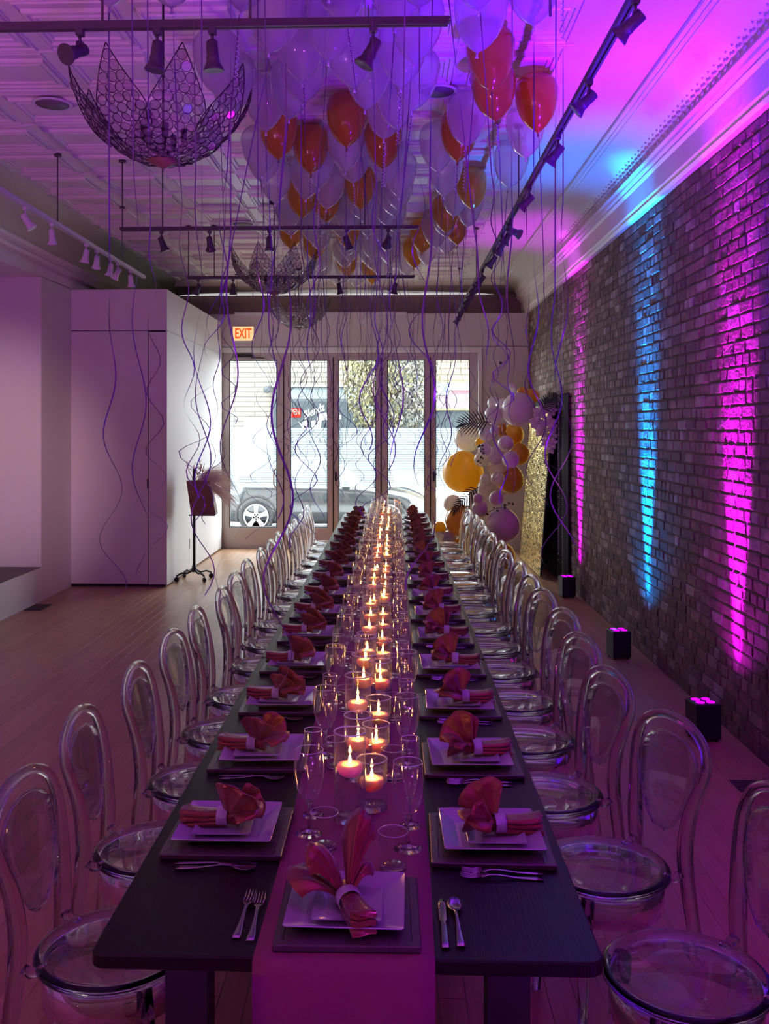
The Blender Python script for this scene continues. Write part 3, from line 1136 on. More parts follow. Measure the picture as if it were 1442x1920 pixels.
def spoon_mesh(kind):
    mb = MB()
    if kind == 'spoon':
        st = [(0.0, 0.010, 0.003), (0.02, 0.011, 0.003), (0.06, 0.006, 0.004), (0.11, 0.0035, 0.010), (0.135, 0.0045, 0.010), (0.145, 0.012, 0.008),
              (0.16, 0.018, 0.0055), (0.178, 0.0185, 0.005), (0.192, 0.012, 0.0065), (0.198, 0.003, 0.008)]
    elif kind == 'fork':
        st = [(0.0, 0.010, 0.003), (0.02, 0.011, 0.003), (0.06, 0.006, 0.004), (0.11, 0.0035, 0.010), (0.13, 0.005, 0.010), (0.14, 0.0115, 0.009), (0.152, 0.0125, 0.008)]
    else:
        st = [(0.0, 0.009, 0.004), (0.02, 0.010, 0.004), (0.09, 0.008, 0.005), (0.105, 0.006, 0.005), (0.112, 0.011, 0.004), (0.16, 0.0125, 0.003), (0.19, 0.011, 0.003), (0.208, 0.004, 0.003)]
    rs = []
    for y, hw, z in st:
        t = 0.0016
        dip = 0.004 if kind == 'spoon' and 0.14 < y < 0.195 else 0.0
        rs.append([(-hw, y, z + t), (-hw * .5, y, z - t - dip * .7), (0, y, z - t - dip), (hw * .5, y, z - t - dip * .7), (hw, y, z + t),
                   (hw * .5, y, z + t * 1.4 - dip * .8), (0, y, z + t * 1.5 - dip), (-hw * .5, y, z + t * 1.4 - dip * .8)])
    lo = min(p[2] for q in rs for p in q)
    rs = [[(p[0], p[1], p[2] - lo + 0.0003) for p in q] for q in rs]
    mb.rings(rs, True, True)
    if kind == 'fork':
        for k in range(4):
            x = -0.0102 + 0.0068 * k
            mb.tube([(x, 0.150, 0.0095), (x, 0.170, 0.006), (x, 0.190, 0.008), (x * 1.02, 0.2, 0.011)], [0.002, 0.0019, 0.0015, 0.0008], 6)
    return mb.mesh(kind, M['steel'])


def stemware(name, prof, foot, stem):
    t = empty(name)
    mb = MB()
    mb.lathe(prof, 28, caps=False)
    mb.build('bowl', M['bowl'], t)
    mb = MB()
    pr = [(0.001, 0.0), (foot, 0.0), (foot, 0.0018), (foot * 0.6, 0.004), (0.008, 0.009), (0.0045, 0.018), (0.0036, stem * 0.5), (0.0042, stem - 0.012), (0.009, stem - 0.001), (0.0095, stem + 0.002), (0.001, stem + 0.003)]
    mb.lathe(pr, 20)
    mb.build('stem', M['stemglass'], t)
    mb = MB()
    rr, zt = prof[-1]
    mb.tube([(rr * math.cos(2 * PI * k / 28), rr * math.sin(2 * PI * k / 28), zt) for k in range(28)], 0.0009, 5, closed=True)
    mb.build('rim', M['rim'], t)
    return t


wine0 = stemware('wine_glass', [(0.004, 0.085), (0.012, 0.088), (0.024, 0.100), (0.034, 0.122), (0.040, 0.150), (0.0415, 0.175), (0.040, 0.200), (0.0375, 0.225)], 0.036, 0.085)
flute0 = stemware('champagne_flute', [(0.003, 0.075), (0.008, 0.080), (0.015, 0.098), (0.021, 0.130), (0.0245, 0.170), (0.0255, 0.205), (0.0245, 0.240)], 0.030, 0.075)
tumbler0 = empty('water_tumbler')
mb = MB()
mb.lathe([(0.032, 0.008), (0.033, 0.012), (0.035, 0.06), (0.0365, 0.095)], 28, caps=False)
mb.build('tumbler_wall', M['bowl'], tumbler0)
mb = MB().lathe([(0.001, 0), (0.031, 0), (0.0325, 0.003), (0.0325, 0.009), (0.029, 0.011), (0.001, 0.009)], 24)
mb.build('tumbler_base', M['stemglass'], tumbler0)
mb = MB().tube([(0.0365 * math.cos(2 * PI * k / 28), 0.0365 * math.sin(2 * PI * k / 28), 0.095) for k in range(28)], 0.0011, 5, closed=True)
mb.build('rim', M['rim'], tumbler0)

charger_me = make_charger()
plate_me = make_plate(0.128, 'dinner_plate')
salad_me = make_plate(0.076, 'salad_plate')
nap0 = [make_napkin(20 + k, k) for k in range(4)]
fork_me, knife_me, spoon_me = spoon_mesh('fork'), spoon_mesh('knife'), spoon_mesh('spoon')
used = set()


def inst(proto, first_ok=True):
    if proto.name not in used:
        used.add(proto.name)
        return proto
    return copy_tree(proto)


def put(o, x, y, z, rz, label, cat, group):
    o.location = (x, y, z)
    o.rotation_euler = (0, 0, rz)
    return tag(o, label, cat, group)


RUNZ = 0.7628
LEFTS = [2.532 + 0.6 * k for k in range(16)]
RIGHTS = [2.505 + 0.6 * k for k in range(16)]
rs_ = random.Random(9)


def setting(x, y, face, where, k, side):
    """face: direction (angle) in which the guest looks"""
    z = TBZ + 0.0004
    if side == 'end': z = RUNZ + 0.0004
    rz = face - PI / 2
    j = lambda s: rs_.uniform(-s, s)
    cx, cy_ = x, y
    add_c = add('charger_plate', charger_me)
    put(add_c, cx, cy_, z, rz + j(0.02), 'dark wooden square charger at %s' % where, 'charger', 'charger plates')
    u = Vector((math.cos(face), math.sin(face), 0))       # towards the middle of the table
    v = Vector((math.cos(face - PI / 2), math.sin(face - PI / 2), 0))   # guest's right hand
    zz = z + 0.0138
    ar = j(0.035)
    p = add('dinner_plate', plate_me)
    put(p, cx + j(0.006), cy_ + j(0.006), zz, rz + ar, 'white square dinner plate at %s' % where, 'plate', 'dinner plates')
    q = add('salad_plate', salad_me)
    off = -0.012 * u
    put(q, cx + off.x + j(0.004), cy_ + off.y + j(0.006), zz + 0.0058, rz + ar + j(0.04), 'small white square salad plate at %s' % where, 'plate', 'salad plates')
    style = 3 if side == 'end' else rs_.choice((0, 1, 2, 0, 1))
    n = inst(nap0[style])
    na = face + PI + j(0.14)
    nz = zz + 0.0058 + 0.0036
    if side == 'end':
        na = face + PI + 0.35
    put(n, cx - 0.025 * u.x + j(0.006), cy_ - 0.025 * u.y + j(0.006), nz, na, 'copper napkin in a silver ring at %s' % where, 'napkin', 'copper napkins')
    # cutlery
    if k < 9:
        def cut(me, name, off, back, lab, cat):
            o = add(name, me)
            pt = Vector((cx, cy_, 0)) + v * off - u * back
            put(o, pt.x, pt.y, TBZ + 0.0003 if abs(off) > 0.187 or side != 'end' else RUNZ, rz + j(0.03), lab, cat, 'cutlery')
            return o
        oo = 0.185
        if side == 'end':
            cut(fork_me, 'fork', -0.206, 0.115, 'longer steel fork to the left of the table end setting', 'fork')
            cut(fork_me, 'fork', -0.238, 0.105, 'outer steel fork to the left of the table end setting', 'fork')
            cut(knife_me, 'knife', 0.207, 0.13, 'steel knife to the right of the table end setting', 'knife')
            cut(spoon_me, 'spoon', 0.24, 0.125, 'steel spoon to the right of the table end setting', 'spoon')
        else:
            cut(fork_me, 'fork', -oo + 0.012, 0.115, 'inner steel fork at %s' % where, 'fork')
            cut(fork_me, 'fork', -oo - 0.016, 0.11, 'outer steel fork at %s' % where, 'fork')
            cut(knife_me, 'knife', oo - 0.012, 0.11, 'steel knife at %s' % where, 'knife')
            cut(spoon_me, 'spoon', oo + 0.017, 0.1, 'steel spoon at %s' % where, 'spoon')
    # glasses
    if side == 'end': return
    gx = -0.225 if side == 'left' else 0.045
    s = 1 if side == 'left' else -1
    wy = y + (0.02 if side == 'left' else -0.045)
    gz = RUNZ + 0.0004
    put(inst(wine0), gx + j(0.008), wy + j(0.015), gz, 0, 'wine glass on the runner beside %s' % where, 'wine glass', 'wine glasses')
    put(inst(flute0), gx + s * 0.004 + j(0.006), wy + 0.125 + j(0.02), gz, 0, 'slim champagne flute on the runner beside %s' % where, 'champagne flute', 'champagne flutes')
    put(inst(tumbler0), gx + s * 0.043 + j(0.004), wy - 0.115 + j(0.012), gz, 0, 'water tumbler on the runner beside %s' % where, 'tumbler', 'water tumblers')


for k in range(16):
    setting(-0.437, LEFTS[k], 0.0, "the %s setting along the table's left side" % nth(k + 1), k, 'left')
    setting(0.251, RIGHTS[k], PI, "the %s setting along the table's right side" % nth(k + 1), k, 'right')
setting(-0.098, 2.118, PI / 2, 'the near end of the table', 0, 'end')

# ------------------------------------------------------------------ candle vases
def make_vase(h, r, wl):
    t = empty('cylinder_vase')
    mb = MB().lathe([(r * 0.97, 0.006), (r, 0.010), (r, h)], 32, caps=False)
    mb.build('vase_wall', M['vase'], t)
    MB().lathe([(0.001, 0), (r, 0), (r, 0.007), (r * 0.93, 0.010), (0.001, 0.009)], 28).build('vase_base', M['stemglass'], t)
    MB().tube([(r * math.cos(2 * PI * k / 32), r * math.sin(2 * PI * k / 32), h) for k in range(32)], 0.0022, 6, closed=True).build('rim', M['rim'], t)
    MB().lathe([(0.001, 0.0115), (r * 0.955, 0.0115), (r * 0.955, wl), (0.001, wl)], 28).build('water', M['water'], t)
    return t


def make_candle(r):
    t = empty('floating_candle')
    mb = MB().lathe([(0.001, -0.016), (r * 0.45, -0.016), (r * 0.85, -0.006), (r, 0.006), (r * 0.99, 0.014), (r * 0.9, 0.019), (r * 0.4, 0.018), (0.001, 0.0165)], 24)
    mb.build('wax', M['wax'], t)
    MB().tube([(0, 0, 0.0167), (0.0006, 0, 0.022), (0.0014, 0, 0.027)], 0.0009, 5).build('wick', M['wick'], t)
    MB().lathe([(0.0004, 0.0215), (0.0032, 0.024), (0.0044, 0.0275), (0.0038, 0.033), (0.0020, 0.039), (0.0003, 0.045)], 10).build('flame', M['flame'], t)
    return t


VR = 0.044
vases = {'tall': (make_vase(0.245, VR, 0.135), 0.245, 0.135), 'middle': (make_vase(0.195, VR, 0.10), 0.195, 0.10), 'short': (make_vase(0.14, VR, 0.065), 0.14, 0.065)}
can0 = make_candle(0.036)
vi = 0
vr_ = random.Random(4)
for k in range(16):
    y0 = 2.645 + 0.6 * k
    for (dx, dy, kind) in ((-0.118, 0.0, 'tall'), (-0.058, 0.085, 'short'), (-0.115, 0.30, 'tall' if k % 2 else 'middle'), (-0.052, 0.395, 'middle' if k % 3 == 1 else 'short')):
        if y0 + dy > 12.0: continue
        vi += 1
        proto, h, wl = vases[kind]
        x, y = dx + vr_.uniform(-0.006, 0.006), y0 + dy + vr_.uniform(-0.012, 0.012)
        put(inst(proto), x, y, RUNZ + 0.0004, 0, '%s glass cylinder vase of water on the runner, %s vase from the near end' % (kind, nth(vi)), 'vase', 'candle vases')
        put(inst(can0), x, y, RUNZ + 0.0004 + wl + 0.001, vr_.uniform(0, 6), 'lit cream floating candle in the %s vase from the near end' % nth(vi), 'candle', 'floating candles')

# ------------------------------------------------------------------ chairs
def spline(pts, n):
    """Catmull-Rom through pts (any dimension)"""
    P = [pts[0]] + list(pts) + [pts[-1]]
    out = []
    for i in range(1, len(P) - 2):
        for k in range(n):
            t = k / n
            out.append(tuple(0.5 * ((2 * b) + (-a + c) * t + (2 * a - 5 * b + 4 * c - d) * t * t + (-a + 3 * b - 3 * c + d) * t ** 3)
                             for a, b, c, d in zip(P[i - 1], P[i], P[i + 1], P[i + 2])))
    out.append(tuple(P[-2]))
    return out


def make_chair():
    """looks along +x; seat centre at the origin"""
    t = empty('clear_chair')
    MB().lathe([(0.001, 0.432), (0.13, 0.430), (0.185, 0.432), (0.203, 0.438), (0.211, 0.447), (0.212, 0.456), (0.206, 0.463), (0.194, 0.465), (0.17, 0.460), (0.10, 0.453), (0.001, 0.451)], 40).build('seat', M['clear'], t)
    pr = [(0.186, 0.429), (0.192, 0.425), (0.190, 0.345), (0.184, 0.342), (0.180, 0.345), (0.180, 0.425)]
    rs = [[(r * math.cos(2 * PI * k / 36), r * math.sin(2 * PI * k / 36), z) for k in range(36)] for r, z in pr]
    MB().rings(rs + [rs[0]], True, False).build('seat_apron', M['clear'], t)
    half = [(-0.262, 0.195, 0.0, 0.0155), (-0.232, 0.172, 0.22, 0.019), (-0.212, 0.150, 0.42, 0.0235), (-0.206, 0.143, 0.54, 0.025), (-0.214, 0.155, 0.65, 0.0225),
            (-0.230, 0.180, 0.735, 0.0185), (-0.247, 0.190, 0.800, 0.0168), (-0.260, 0.160, 0.860, 0.016), (-0.268, 0.085, 0.896, 0.016), (-0.270, 0.0, 0.906, 0.016)]
    full = half + [(a, -b, c, d) for a, b, c, d in reversed(half[:-1])]
    sp = spline(full, 4)
    MB().tube([p[:3] for p in sp], [p[3] for p in sp], 10).build('back_frame', M['clear'], t)
    # balloon-shaped back panel inside the hoop
    zs = [0.56, 0.585, 0.625, 0.67, 0.715, 0.765, 0.803, 0.83, 0.847, 0.853]
    ws = [0.030, 0.070, 0.100, 0.128, 0.148, 0.155, 0.145, 0.112, 0.065, 0.012]
    xs = [-0.205, -0.207, -0.212, -0.219, -0.228, -0.239, -0.247, -0.254, -0.258, -0.259]
    outl = list(zip(xs, ws, zs)) + [(x, -w_, z) for x, w_, z in reversed(list(zip(xs, ws, zs)))]
    mb = MB()
    n = len(zs)
    grid = []
    for i in range(n):
        grid.append([(xs[i] - 0.006 * (1 - (2 * q / 6 - 1) ** 2), ws[i] * (2 * q / 6 - 1), zs[i]) for q in range(7)])
    mb.sheet(grid, (-0.004, 0, 0))
    mb.build('back_panel', M['sheet'], t)
    MB().tube(outl, 0.0042, 6, closed=True).build('panel_rim', M['clear'], t)
    for s in (-1, 1):
        MB().tube([(0.12, s * 0.125, 0.428), (0.138, s * 0.140, 0.25), (0.155, s * 0.155, 0.0)], [0.021, 0.018, 0.014], 10).build('leg', M['clear'], t)
        MB().tube([(-0.150, s * 0.118, 0.448), (-0.178, s * 0.132, 0.452), (-0.200, s * 0.140, 0.470)], [0.012, 0.015, 0.012], 8).build('seat_joint', M['clear'], t)
    return t


ch0 = make_chair()
cr_ = random.Random(2)
CL = [2.47 + 0.6 * k for k in range(16)]
CRY = [2.45, 3.03] + [3.66 + 0.6 * k for k in range(14)]
for k in range(16):
    o = inst(ch0)
    put(o, -0.765 + cr_.uniform(-0.02, 0.02), 2.53 + 0.6 * k + cr_.uniform(-0.03, 0.03) * (k > 2), 0.0005, cr_.uniform(-0.06, 0.06),
        'clear round-backed chair, %s from the near end, left of the table' % nth(k + 1), 'chair', 'clear chairs along the left side')
for k in range(16):
    o = inst(ch0)
    rz = PI + (0.30 if k == 1 else 0.10 if k == 0 else (0.24 if k < 6 else 0.10) + cr_.uniform(-0.06, 0.06))
    put(o, (0.745, 0.665, 0.585, 0.60)[k] if k < 4 else 0.615 + cr_.uniform(-0.02, 0.02), 2.45 + 0.6 * k + cr_.uniform(-0.03, 0.03) * (k > 2), 0.0005, rz,
        'clear round-backed chair, %s from the near end, right of the table' % nth(k + 1), 'chair', 'clear chairs along the right side')

# ------------------------------------------------------------------ uplights (LED boxes on the floor)
ub = empty('uplight_box')
MB().bbox(-0.075, 0.075, -0.075, 0.075, 0.012, 0.225, 0.006).build('housing', M['blackplastic'], ub)
mb = MB()
for sx in (-1, 1):
    for sy in (-1, 1): mb.lathe([(0.012, 0), (0.012, 0.011), (0.008, 0.0115)], 10, sx * 0.055, sy * 0.055)
mb.build('foot', M['blackplastic'], ub)
lens_me = {}


def lens(key, colr):
    if key not in lens_me:
        mm = emat('lens_' + key, colr, 1.4)
        lens_me[key] = MB().lathe([(0.001, 0), (0.026, 0), (0.026, 0.003), (0.018, 0.006), (0.001, 0.007)], 16).mesh('lens', mm)
    return lens_me[key]


UP = [('uplight_box', at(1318, 5.72, 0), 'magenta', MAGENTA, 'black LED uplight box by the brick wall, nearest of three in view'),
      ('uplight_box', at(1160, 7.72, 0), 'azure', AZURE, 'black LED uplight box throwing the blue stripe up the brick wall'),
      ('uplight_box', at(1063, 10.5, 0), 'magenta', MAGENTA, 'small far black LED uplight box by the black drape'),
      ('uplight_box', Vector((1.84, 3.75, 0)), 'blue', BLUE, 'black LED uplight box by the brick wall near the camera, blue beam'),
      ('uplight_box', Vector((1.84, 1.7, 0)), 'magenta', MAGENTA, 'black LED uplight box by the brick wall beside the camera'),
      ('uplight_box', Vector((1.84, -0.6, 0)), 'violet', VIOLET, 'black LED uplight box by the brick wall behind the camera'),
      ('uplight_box', Vector((-3.4, -1.0, 0)), 'violet', VIOLET, 'black LED uplight box by the left wall behind the camera'),
      ('uplight_box', Vector((-1.2, -2.6, 0)), 'magenta', MAGENTA, 'black LED uplight box at the foot of the rear wall')]
BEAM = {'magenta': 8500, 'azure': 8500, 'blue': 6000, 'violet': 0}
WASH = {'magenta': 560, 'azure': 1000, 'blue': 3600, 'violet': 600}
PINKW = (1.0, 0.34, 0.62)
for i, (nm, loc, key, colr, lab) in enumerate(UP):
    o = ub if i == 0 else copy_tree(ub)
    o.location = loc
    o.rotation_euler = (0, 0, R(8) if i < 3 else 0)
    tag(o, lab, 'uplight', 'LED uplight boxes')
    for sx in (-1, 1):
        for sy in (-1, 1):
            add('lens', lens(key, colr), o, (sx * 0.032, sy * 0.032, 0.2253))
    bpy.context.view_layer.update()
    p = Vector(loc) + Vector((0.0, 0, 0.245))
    if i < 5:
        q = p + Vector((0.05, 0, 0))
        spot('beam_light', q, q + Vector((math.tan(R(8.5)), 0, 1)), colr, BEAM[key], 23, 1.0, o, 0.015)
        spot('beam_light', q, q + Vector((math.tan(R(22)), 0, 1)), colr, BEAM[key] * 0.045, 30, 1.0, o, 0.015)
        boost = 3.0 if i == 4 else 1.0
        wc = (0.0, 0.17, 1.0) if key == 'azure' else colr
        spot('wash_light', p, p + Vector({0: (-0.14, 0.34, 3), 1: (-0.14, 0, 3), 2: (-0.1, 0.15, 3), 3: (-0.12, 0.7, 3), 4: (-0.2, 0.2, 3)}[i]), wc, WASH[key] * boost, 40 if key != 'blue' else 60, 1.0, o, 0.03)
        spot('wash_light', p, p + Vector((-0.4, 0, 3)), colr, WASH[key] * (0.025 if i == 2 else 0.09), 130, 1.0, o, 0.03)
    else:
        c_ = {5: (0.36, 0.02, 1.0), 6: PINKW, 7: (0.55, 0.04, 1.0)}[i]
        spot('wash_light', p, p + Vector({5: (-0.8, 2.0, 3.0), 6: (0.5, 2.6, 3), 7: (-1.0, 3.0, 3)}[i]), c_, {5: 750, 6: 560, 7: 300}[i], 120, 1.0, o, 0.05)

# ------------------------------------------------------------------ track lights
head_me = {}


def lamp_meshes(key):
    body, bulb = ('lampwhite', 'bulb') if key == 'white' else ('lamp', 'bulb')
    if key not in head_me:
        clip = MB()
        clip.bbox(-0.02, 0.02, -0.02, 0.02, -0.045, 0.0, 0.003)
        clip.tube([(0, 0, -0.04), (0, 0, -0.085)], 0.009, 6)
        clip.bbox(-0.018, 0.018, -0.014, 0.014, -0.105, -0.075, 0.003)
        can = MB().lathe([(0.001, 0.045), (0.024, 0.045), (0.031, 0.038), (0.033, -0.035), (0.036, -0.045), (0.036, -0.055), (0.034, -0.06), (0.045, -0.085), (0.056, -0.105), (0.056, -0.112), (0.050, -0.112), (0.001, -0.104)], 18)
        head_me[key] = (clip.mesh('lamp_head', M[body]), can.mesh('lamp_can', M[body]))
    return head_me[key]


def track(p0, p1, heads, rods, label, dark='dark', aim=None, w=0.034):
    t = empty('track_light_rail', p0)
    tag(t, label, 'track light', 'ceiling track lights')
    d = Vector(p1) - Vector(p0)
    L = d.length
    ang = math.atan2(d.y, d.x)
    t.rotation_euler = (0, 0, ang)
    mb = MB()
    mb.bbox(0, L, -w / 2, w / 2, 0, 0.022, 0.002)
    mb.box(0.01, L - 0.01, -w / 2, -w / 6, -0.010, 0)
    mb.box(0.01, L - 0.01, w / 6, w / 2, -0.010, 0)
    mb.build('rail', M['rail'] if dark == 'dark' else M['lampwhite'], t)
    for r in rods:
        MB().tube([(r, 0, 0.02), (r, 0, ZC - 0.004 - p0[2])], 0.006 if dark == 'dark' else 0.004, 6).build('rod', M['rail'], t)
        MB().lathe([(0.03, ZC - 0.012 - p0[2]), (0.03, ZC - 0.0275 - p0[2])], 12, r, 0).build('canopy', M['rail'], t)
    cm, km = lamp_meshes(dark)
    for i, (s, tilt, pan) in enumerate(heads):
        h = add('lamp_head', cm, t, (s, 0, -0.0005))
        h.scale = (0.75, 0.75, 0.75)
        add('lamp_can', km, h, (0, 0, -0.125), (R(tilt), 0, R(pan) - ang))
    return t


ZT = 3.47
a = at(-60, 3.80, ZT); b = at(845, 3.80, ZT)
track(a, b, [(at(150, 3.8, 0).x - a.x, 62, 150), (at(295, 3.8, 0).x - a.x, 8, 80), (at(398, 3.8, 0).x - a.x, 6, -30), (at(700, 3.8, 0).x - a.x, 28, 90)],
      [0.55, 1.15, 2.35], 'dark cross rail of spotlights nearest the camera, above the first chandelier')
a = at(225, 7.69, ZT); b = at(785, 7.69, ZT)
track(a, b, [(at(p, 7.69, 0).x - a.x, tl_, pn) for p, tl_, pn in ((303, 22, -60), (393, 35, 0), (505, 4, 0), (650, 20, -70), (728, 70, 10))], [0.02, 0.35, 2.0],
      'dark cross rail of spotlights, second from the camera')
a = at(350, 10.2, ZT); b = at(778, 10.2, ZT)
track(a, b, [(at(p, 10.2, 0).x - a.x, tl_, pn) for p, tl_, pn in ((372, 30, 60), (437, 5, 0), (636, 12, -60), (741, 15, 40))], [0.02, 0.3, 2.2],
      'grey cross rail of spotlights, third from the camera')
a = at(440, 13.4, ZT); b = at(764, 13.4, ZT)
track(a, b, [(at(p, 13.4, 0).x - a.x, 45, 20) for p in (623, 685, 736)], [0.03, 0.26, 2.2], 'white cross rail of spotlights nearest the shopfront', 'white')
# along the left
t0 = Vector((-2.68, 5.6, ZT)); t1 = Vector((-2.68, 10.15, ZT))
track(t0, t1, [(6.83 - 5.6, 35, -80), (7.37 - 5.6, 12, 0), (8.2 - 5.6, 15, 60), (8.5 - 5.6, 25, 30), (8.92 - 5.6, 15, 60), (9.16 - 5.6, 35, 70), (9.6 - 5.6, 20, 0)],
      [1.9, 3.7], 'white rail of spotlights running along the left wall', 'white')
t0 = Vector((0.905, 2.4, ZT)); t1 = Vector((0.905, 13.4, ZT))
hs = [(3.58, 55, 60), (4.42, 50, 75), (5.25, 42, 60), (6.36, 48, 70), (7.35, 70, -70), (7.5, 30, 60), (7.95, 35, 50), (8.6, 40, 60), (9.7, 38, 70), (10.2, 42, 60),
      (10.7, 36, 75), (11.2, 44, 60), (11.7, 36, 60), (12.2, 44, 70), (12.7, 38, 60), (13.2, 40, 60)]
track(t0, t1, [(y - 2.4, ti, pa) for y, ti, pa in hs], [1.2, 4.5, 8.0, 10.6], 'long dark rail of spotlights running beside the brick wall')

# added fill spot by the first, unlit rail head; brightens the left wall
spot('wall_fill_spot', at(150, 3.8, 3.36) + Vector((-0.06, 0.10, -0.03)), (-3.77, 8.5, 1.9), (1.0, 0.62, 0.76), 620, 29, 1.0, None, 0.04)

# ceiling speakers
for px, py, lab in ((98, 186, 'round ceiling speaker left of the first chandelier'), (820, 170, 'round ceiling speaker right of the balloon cluster'),
                    (455, 416, 'round ceiling speaker behind the second cross rail, left one'), (835, 414, 'round ceiling speaker beside the gold balloon column')):
    Y = (ZC - 0.02 - CAMZ) * F / (PPY - py)
    p = at(px, Y, ZC)
    o = tag(empty('ceiling_speaker', p), lab, 'speaker', 'ceiling speakers')
    MB().lathe([(0.128, -0.024), (0.132, -0.03), (0.128, -0.036), (0.112, -0.036), (0.11, -0.03)], 28, caps=False).build('trim_ring', M['lampwhite'], o)
    MB().lathe([(0.11, -0.0255), (0.111, -0.033), (0.001, -0.035)], 24).build('grille', M['speaker'], o)

# ------------------------------------------------------------------ capiz chandeliers
def chandelier(loc, label, single, scale=1.0, rot=0.0):
    t = empty('capiz_chandelier', loc, rot)
    tag(t, label, 'chandelier', 'capiz chandeliers')
    rr = random.Random(31)

    def petal(u, v, out=0.44, h=0.42):
        """u 0 foot .. 1 tip, v -1..1 across"""
        r_ = 0.05 + (out - 0.05) * (1 - (1 - u) ** 1.45)
        z = h * u ** 1.55
        hw = min(0.45 * r_, 0.155) * max(0.0, 1 - max(0, (u - 0.50) / 0.50) ** 1.15)
        return r_, z, hw * v

    discs = []
    npet = 8
    wires = MB()
    for k in range(npet):
        a = 2 * PI * (k + 0.5) / npet
        ca, sa = math.cos(a), math.sin(a)

        def P(u, v):
            r_, z, y = petal(u, v)
            q = Vector((r_, y, z))
            return Vector((q.x * ca - q.y * sa, q.x * sa + q.y * ca, q.z))
        for s in (-1, 1):
            wires.tube([P(0.40 + 0.60 * i / 10, s) for i in range(11)], 0.0028, 5)
        for i in range(12):
            u = 0.12 + 0.073 * i
            hw = abs(petal(u, 1)[2])
            m_ = max(1, int(round(2 * hw / 0.052)))
            for j in range(m_):
                v = 0 if m_ == 1 else (-1 + 2 * (j + 0.5) / m_)
                p = P(u, v * 0.92)
                e = 0.01
                nrm = (P(min(u + e, 1), v) - P(u - e, v)).cross(Vector((-sa, ca, 0)))
                if nrm.length < 1e-6: continue
                nrm.normalize()
                nrm = (nrm + Vector((rr.uniform(-.25, .25), rr.uniform(-.25, .25), rr.uniform(-.25, .25)))).normalized()
                discs.append((p, nrm))
    ring = MB()
    dm = MB()
    R0 = 0.0225

    def disc(mb, mat4):
        n = 12
        b = len(mb.v)
        mb.mi = 0
        mb.v += [tuple(mat4 @ Vector((R0 * math.cos(2 * PI * k / n), R0 * math.sin(2 * PI * k / n), 0))) for k in range(n)]
        mb.face([b + k for k in range(n)])
        mb.mi = 1
        for (ra_, rb_, za, zb) in ((R0, R0 + 0.003, -0.0018, -0.0018), (R0 + 0.003, R0, -0.0018, 0.0018)):
            b = len(mb.v)
            for (q, z) in ((ra_, za), (rb_, zb)):
                mb.v += [tuple(mat4 @ Vector((q * math.cos(2 * PI * k / n), q * math.sin(2 * PI * k / n), z))) for k in range(n)]
            for k in range(n):
                j = (k + 1) % n
                mb.face([b + k, b + j, b + n + j, b + n + k])
        mb.mi = 0
    me = None
    rest = MB()
    for i, (p, nrm) in enumerate(discs):
        q = nrm.to_track_quat('Z', 'Y')
        if single and i < 300:
            if me is None:
                mb = MB(); disc(mb, Matrix.Identity(4)); me = mb.mesh('shell_disc', [M['capiz'], M['wire']])
            add('shell_disc', me, t, p, q.to_euler())
        else:
            disc(rest, Matrix.Translation(p) @ q.to_matrix().to_4x4())
    if rest.v: tag(rest.build('shell_discs', [M['capiz'], M['wire']], t), kind='stuff')
    wires.build('petal_wire', M['wire'], t)
    MB().lathe([(0.002, -0.03), (0.012, -0.022), (0.05, -0.004), (0.075, 0.012), (0.06, 0.02), (0.002, 0.022)], 20).build('bottom_cap', M['kraft'], t)
    mb = MB()
    mb.tube([(0, 0, 0.02), (0, 0, ZC - 0.03 - loc[2])], 0.006, 6)
    mb.lathe([(0.05, ZC - 0.006 - loc[2]), (0.05, ZC - 0.0275 - loc[2]), (0.02, ZC - 0.045 - loc[2])], 16)
    mb.build('hanging_rod', M['wire'], t)
    mb = MB()
    for k in range(5):
        a = 2 * PI * k / 5
        mb.lathe([(0.001, 0.10), (0.014, 0.10), (0.016, 0.16), (0.014, 0.165), (0.001, 0.165)], 10, 0.10 * math.cos(a), 0.10 * math.sin(a))
        mb.tube([(0, 0, 0.05), (0.06 * math.cos(a), 0.06 * math.sin(a), 0.06), (0.10 * math.cos(a), 0.10 * math.sin(a), 0.10)], 0.005, 6)
    mb.build('lamp_socket', M['black'], t)
    return t


def chand_loc(px, py, Y):
    return at(px, Y, py=py) + Vector((0, 0, 0.03))


chandelier(chand_loc(306, 318, 4.55), 'large capiz shell chandelier hanging nearest the camera', True, rot=R(2))
chandelier(chand_loc(514, 556, 9.15), 'capiz shell chandelier in front of the back wall, middle of three', False, rot=R(10))
chandelier(chand_loc(560, 620, 12.95), 'smallest capiz shell chandelier above the shopfront window', False, rot=R(20))

# ------------------------------------------------------------------ ceiling balloons with ribbons
def balloon_mesh(mat, n=20):
    rs = []
    prof = [(0.0035, -0.190), (0.008, -0.180), (0.030, -0.166), (0.062, -0.140), (0.092, -0.100), (0.115, -0.050), (0.129, 0.012), (0.134, 0.080), (0.124, 0.118), (0.100, 0.147), (0.068, 0.165), (0.032, 0.173), (0.003, 0.1755)]
    return MB().lathe(prof, n, caps=False).mesh('balloon', mat)


bm = {'clear': balloon_mesh(M['bclear']), 'orange': balloon_mesh(M['borange']), 'gold': balloon_mesh(M['bgold'])}
knot_me = MB().lathe([(0.004, -0.187), (0.0065, -0.192), (0.004, -0.196), (0.009, -0.206), (0.002, -0.207)], 8).mesh('knot', M['knot'])
knotc_me = MB().lathe([(0.004, -0.187), (0.0065, -0.192), (0.004, -0.196), (0.009, -0.206), (0.002, -0.207)], 8).mesh('knot', M['curl'])


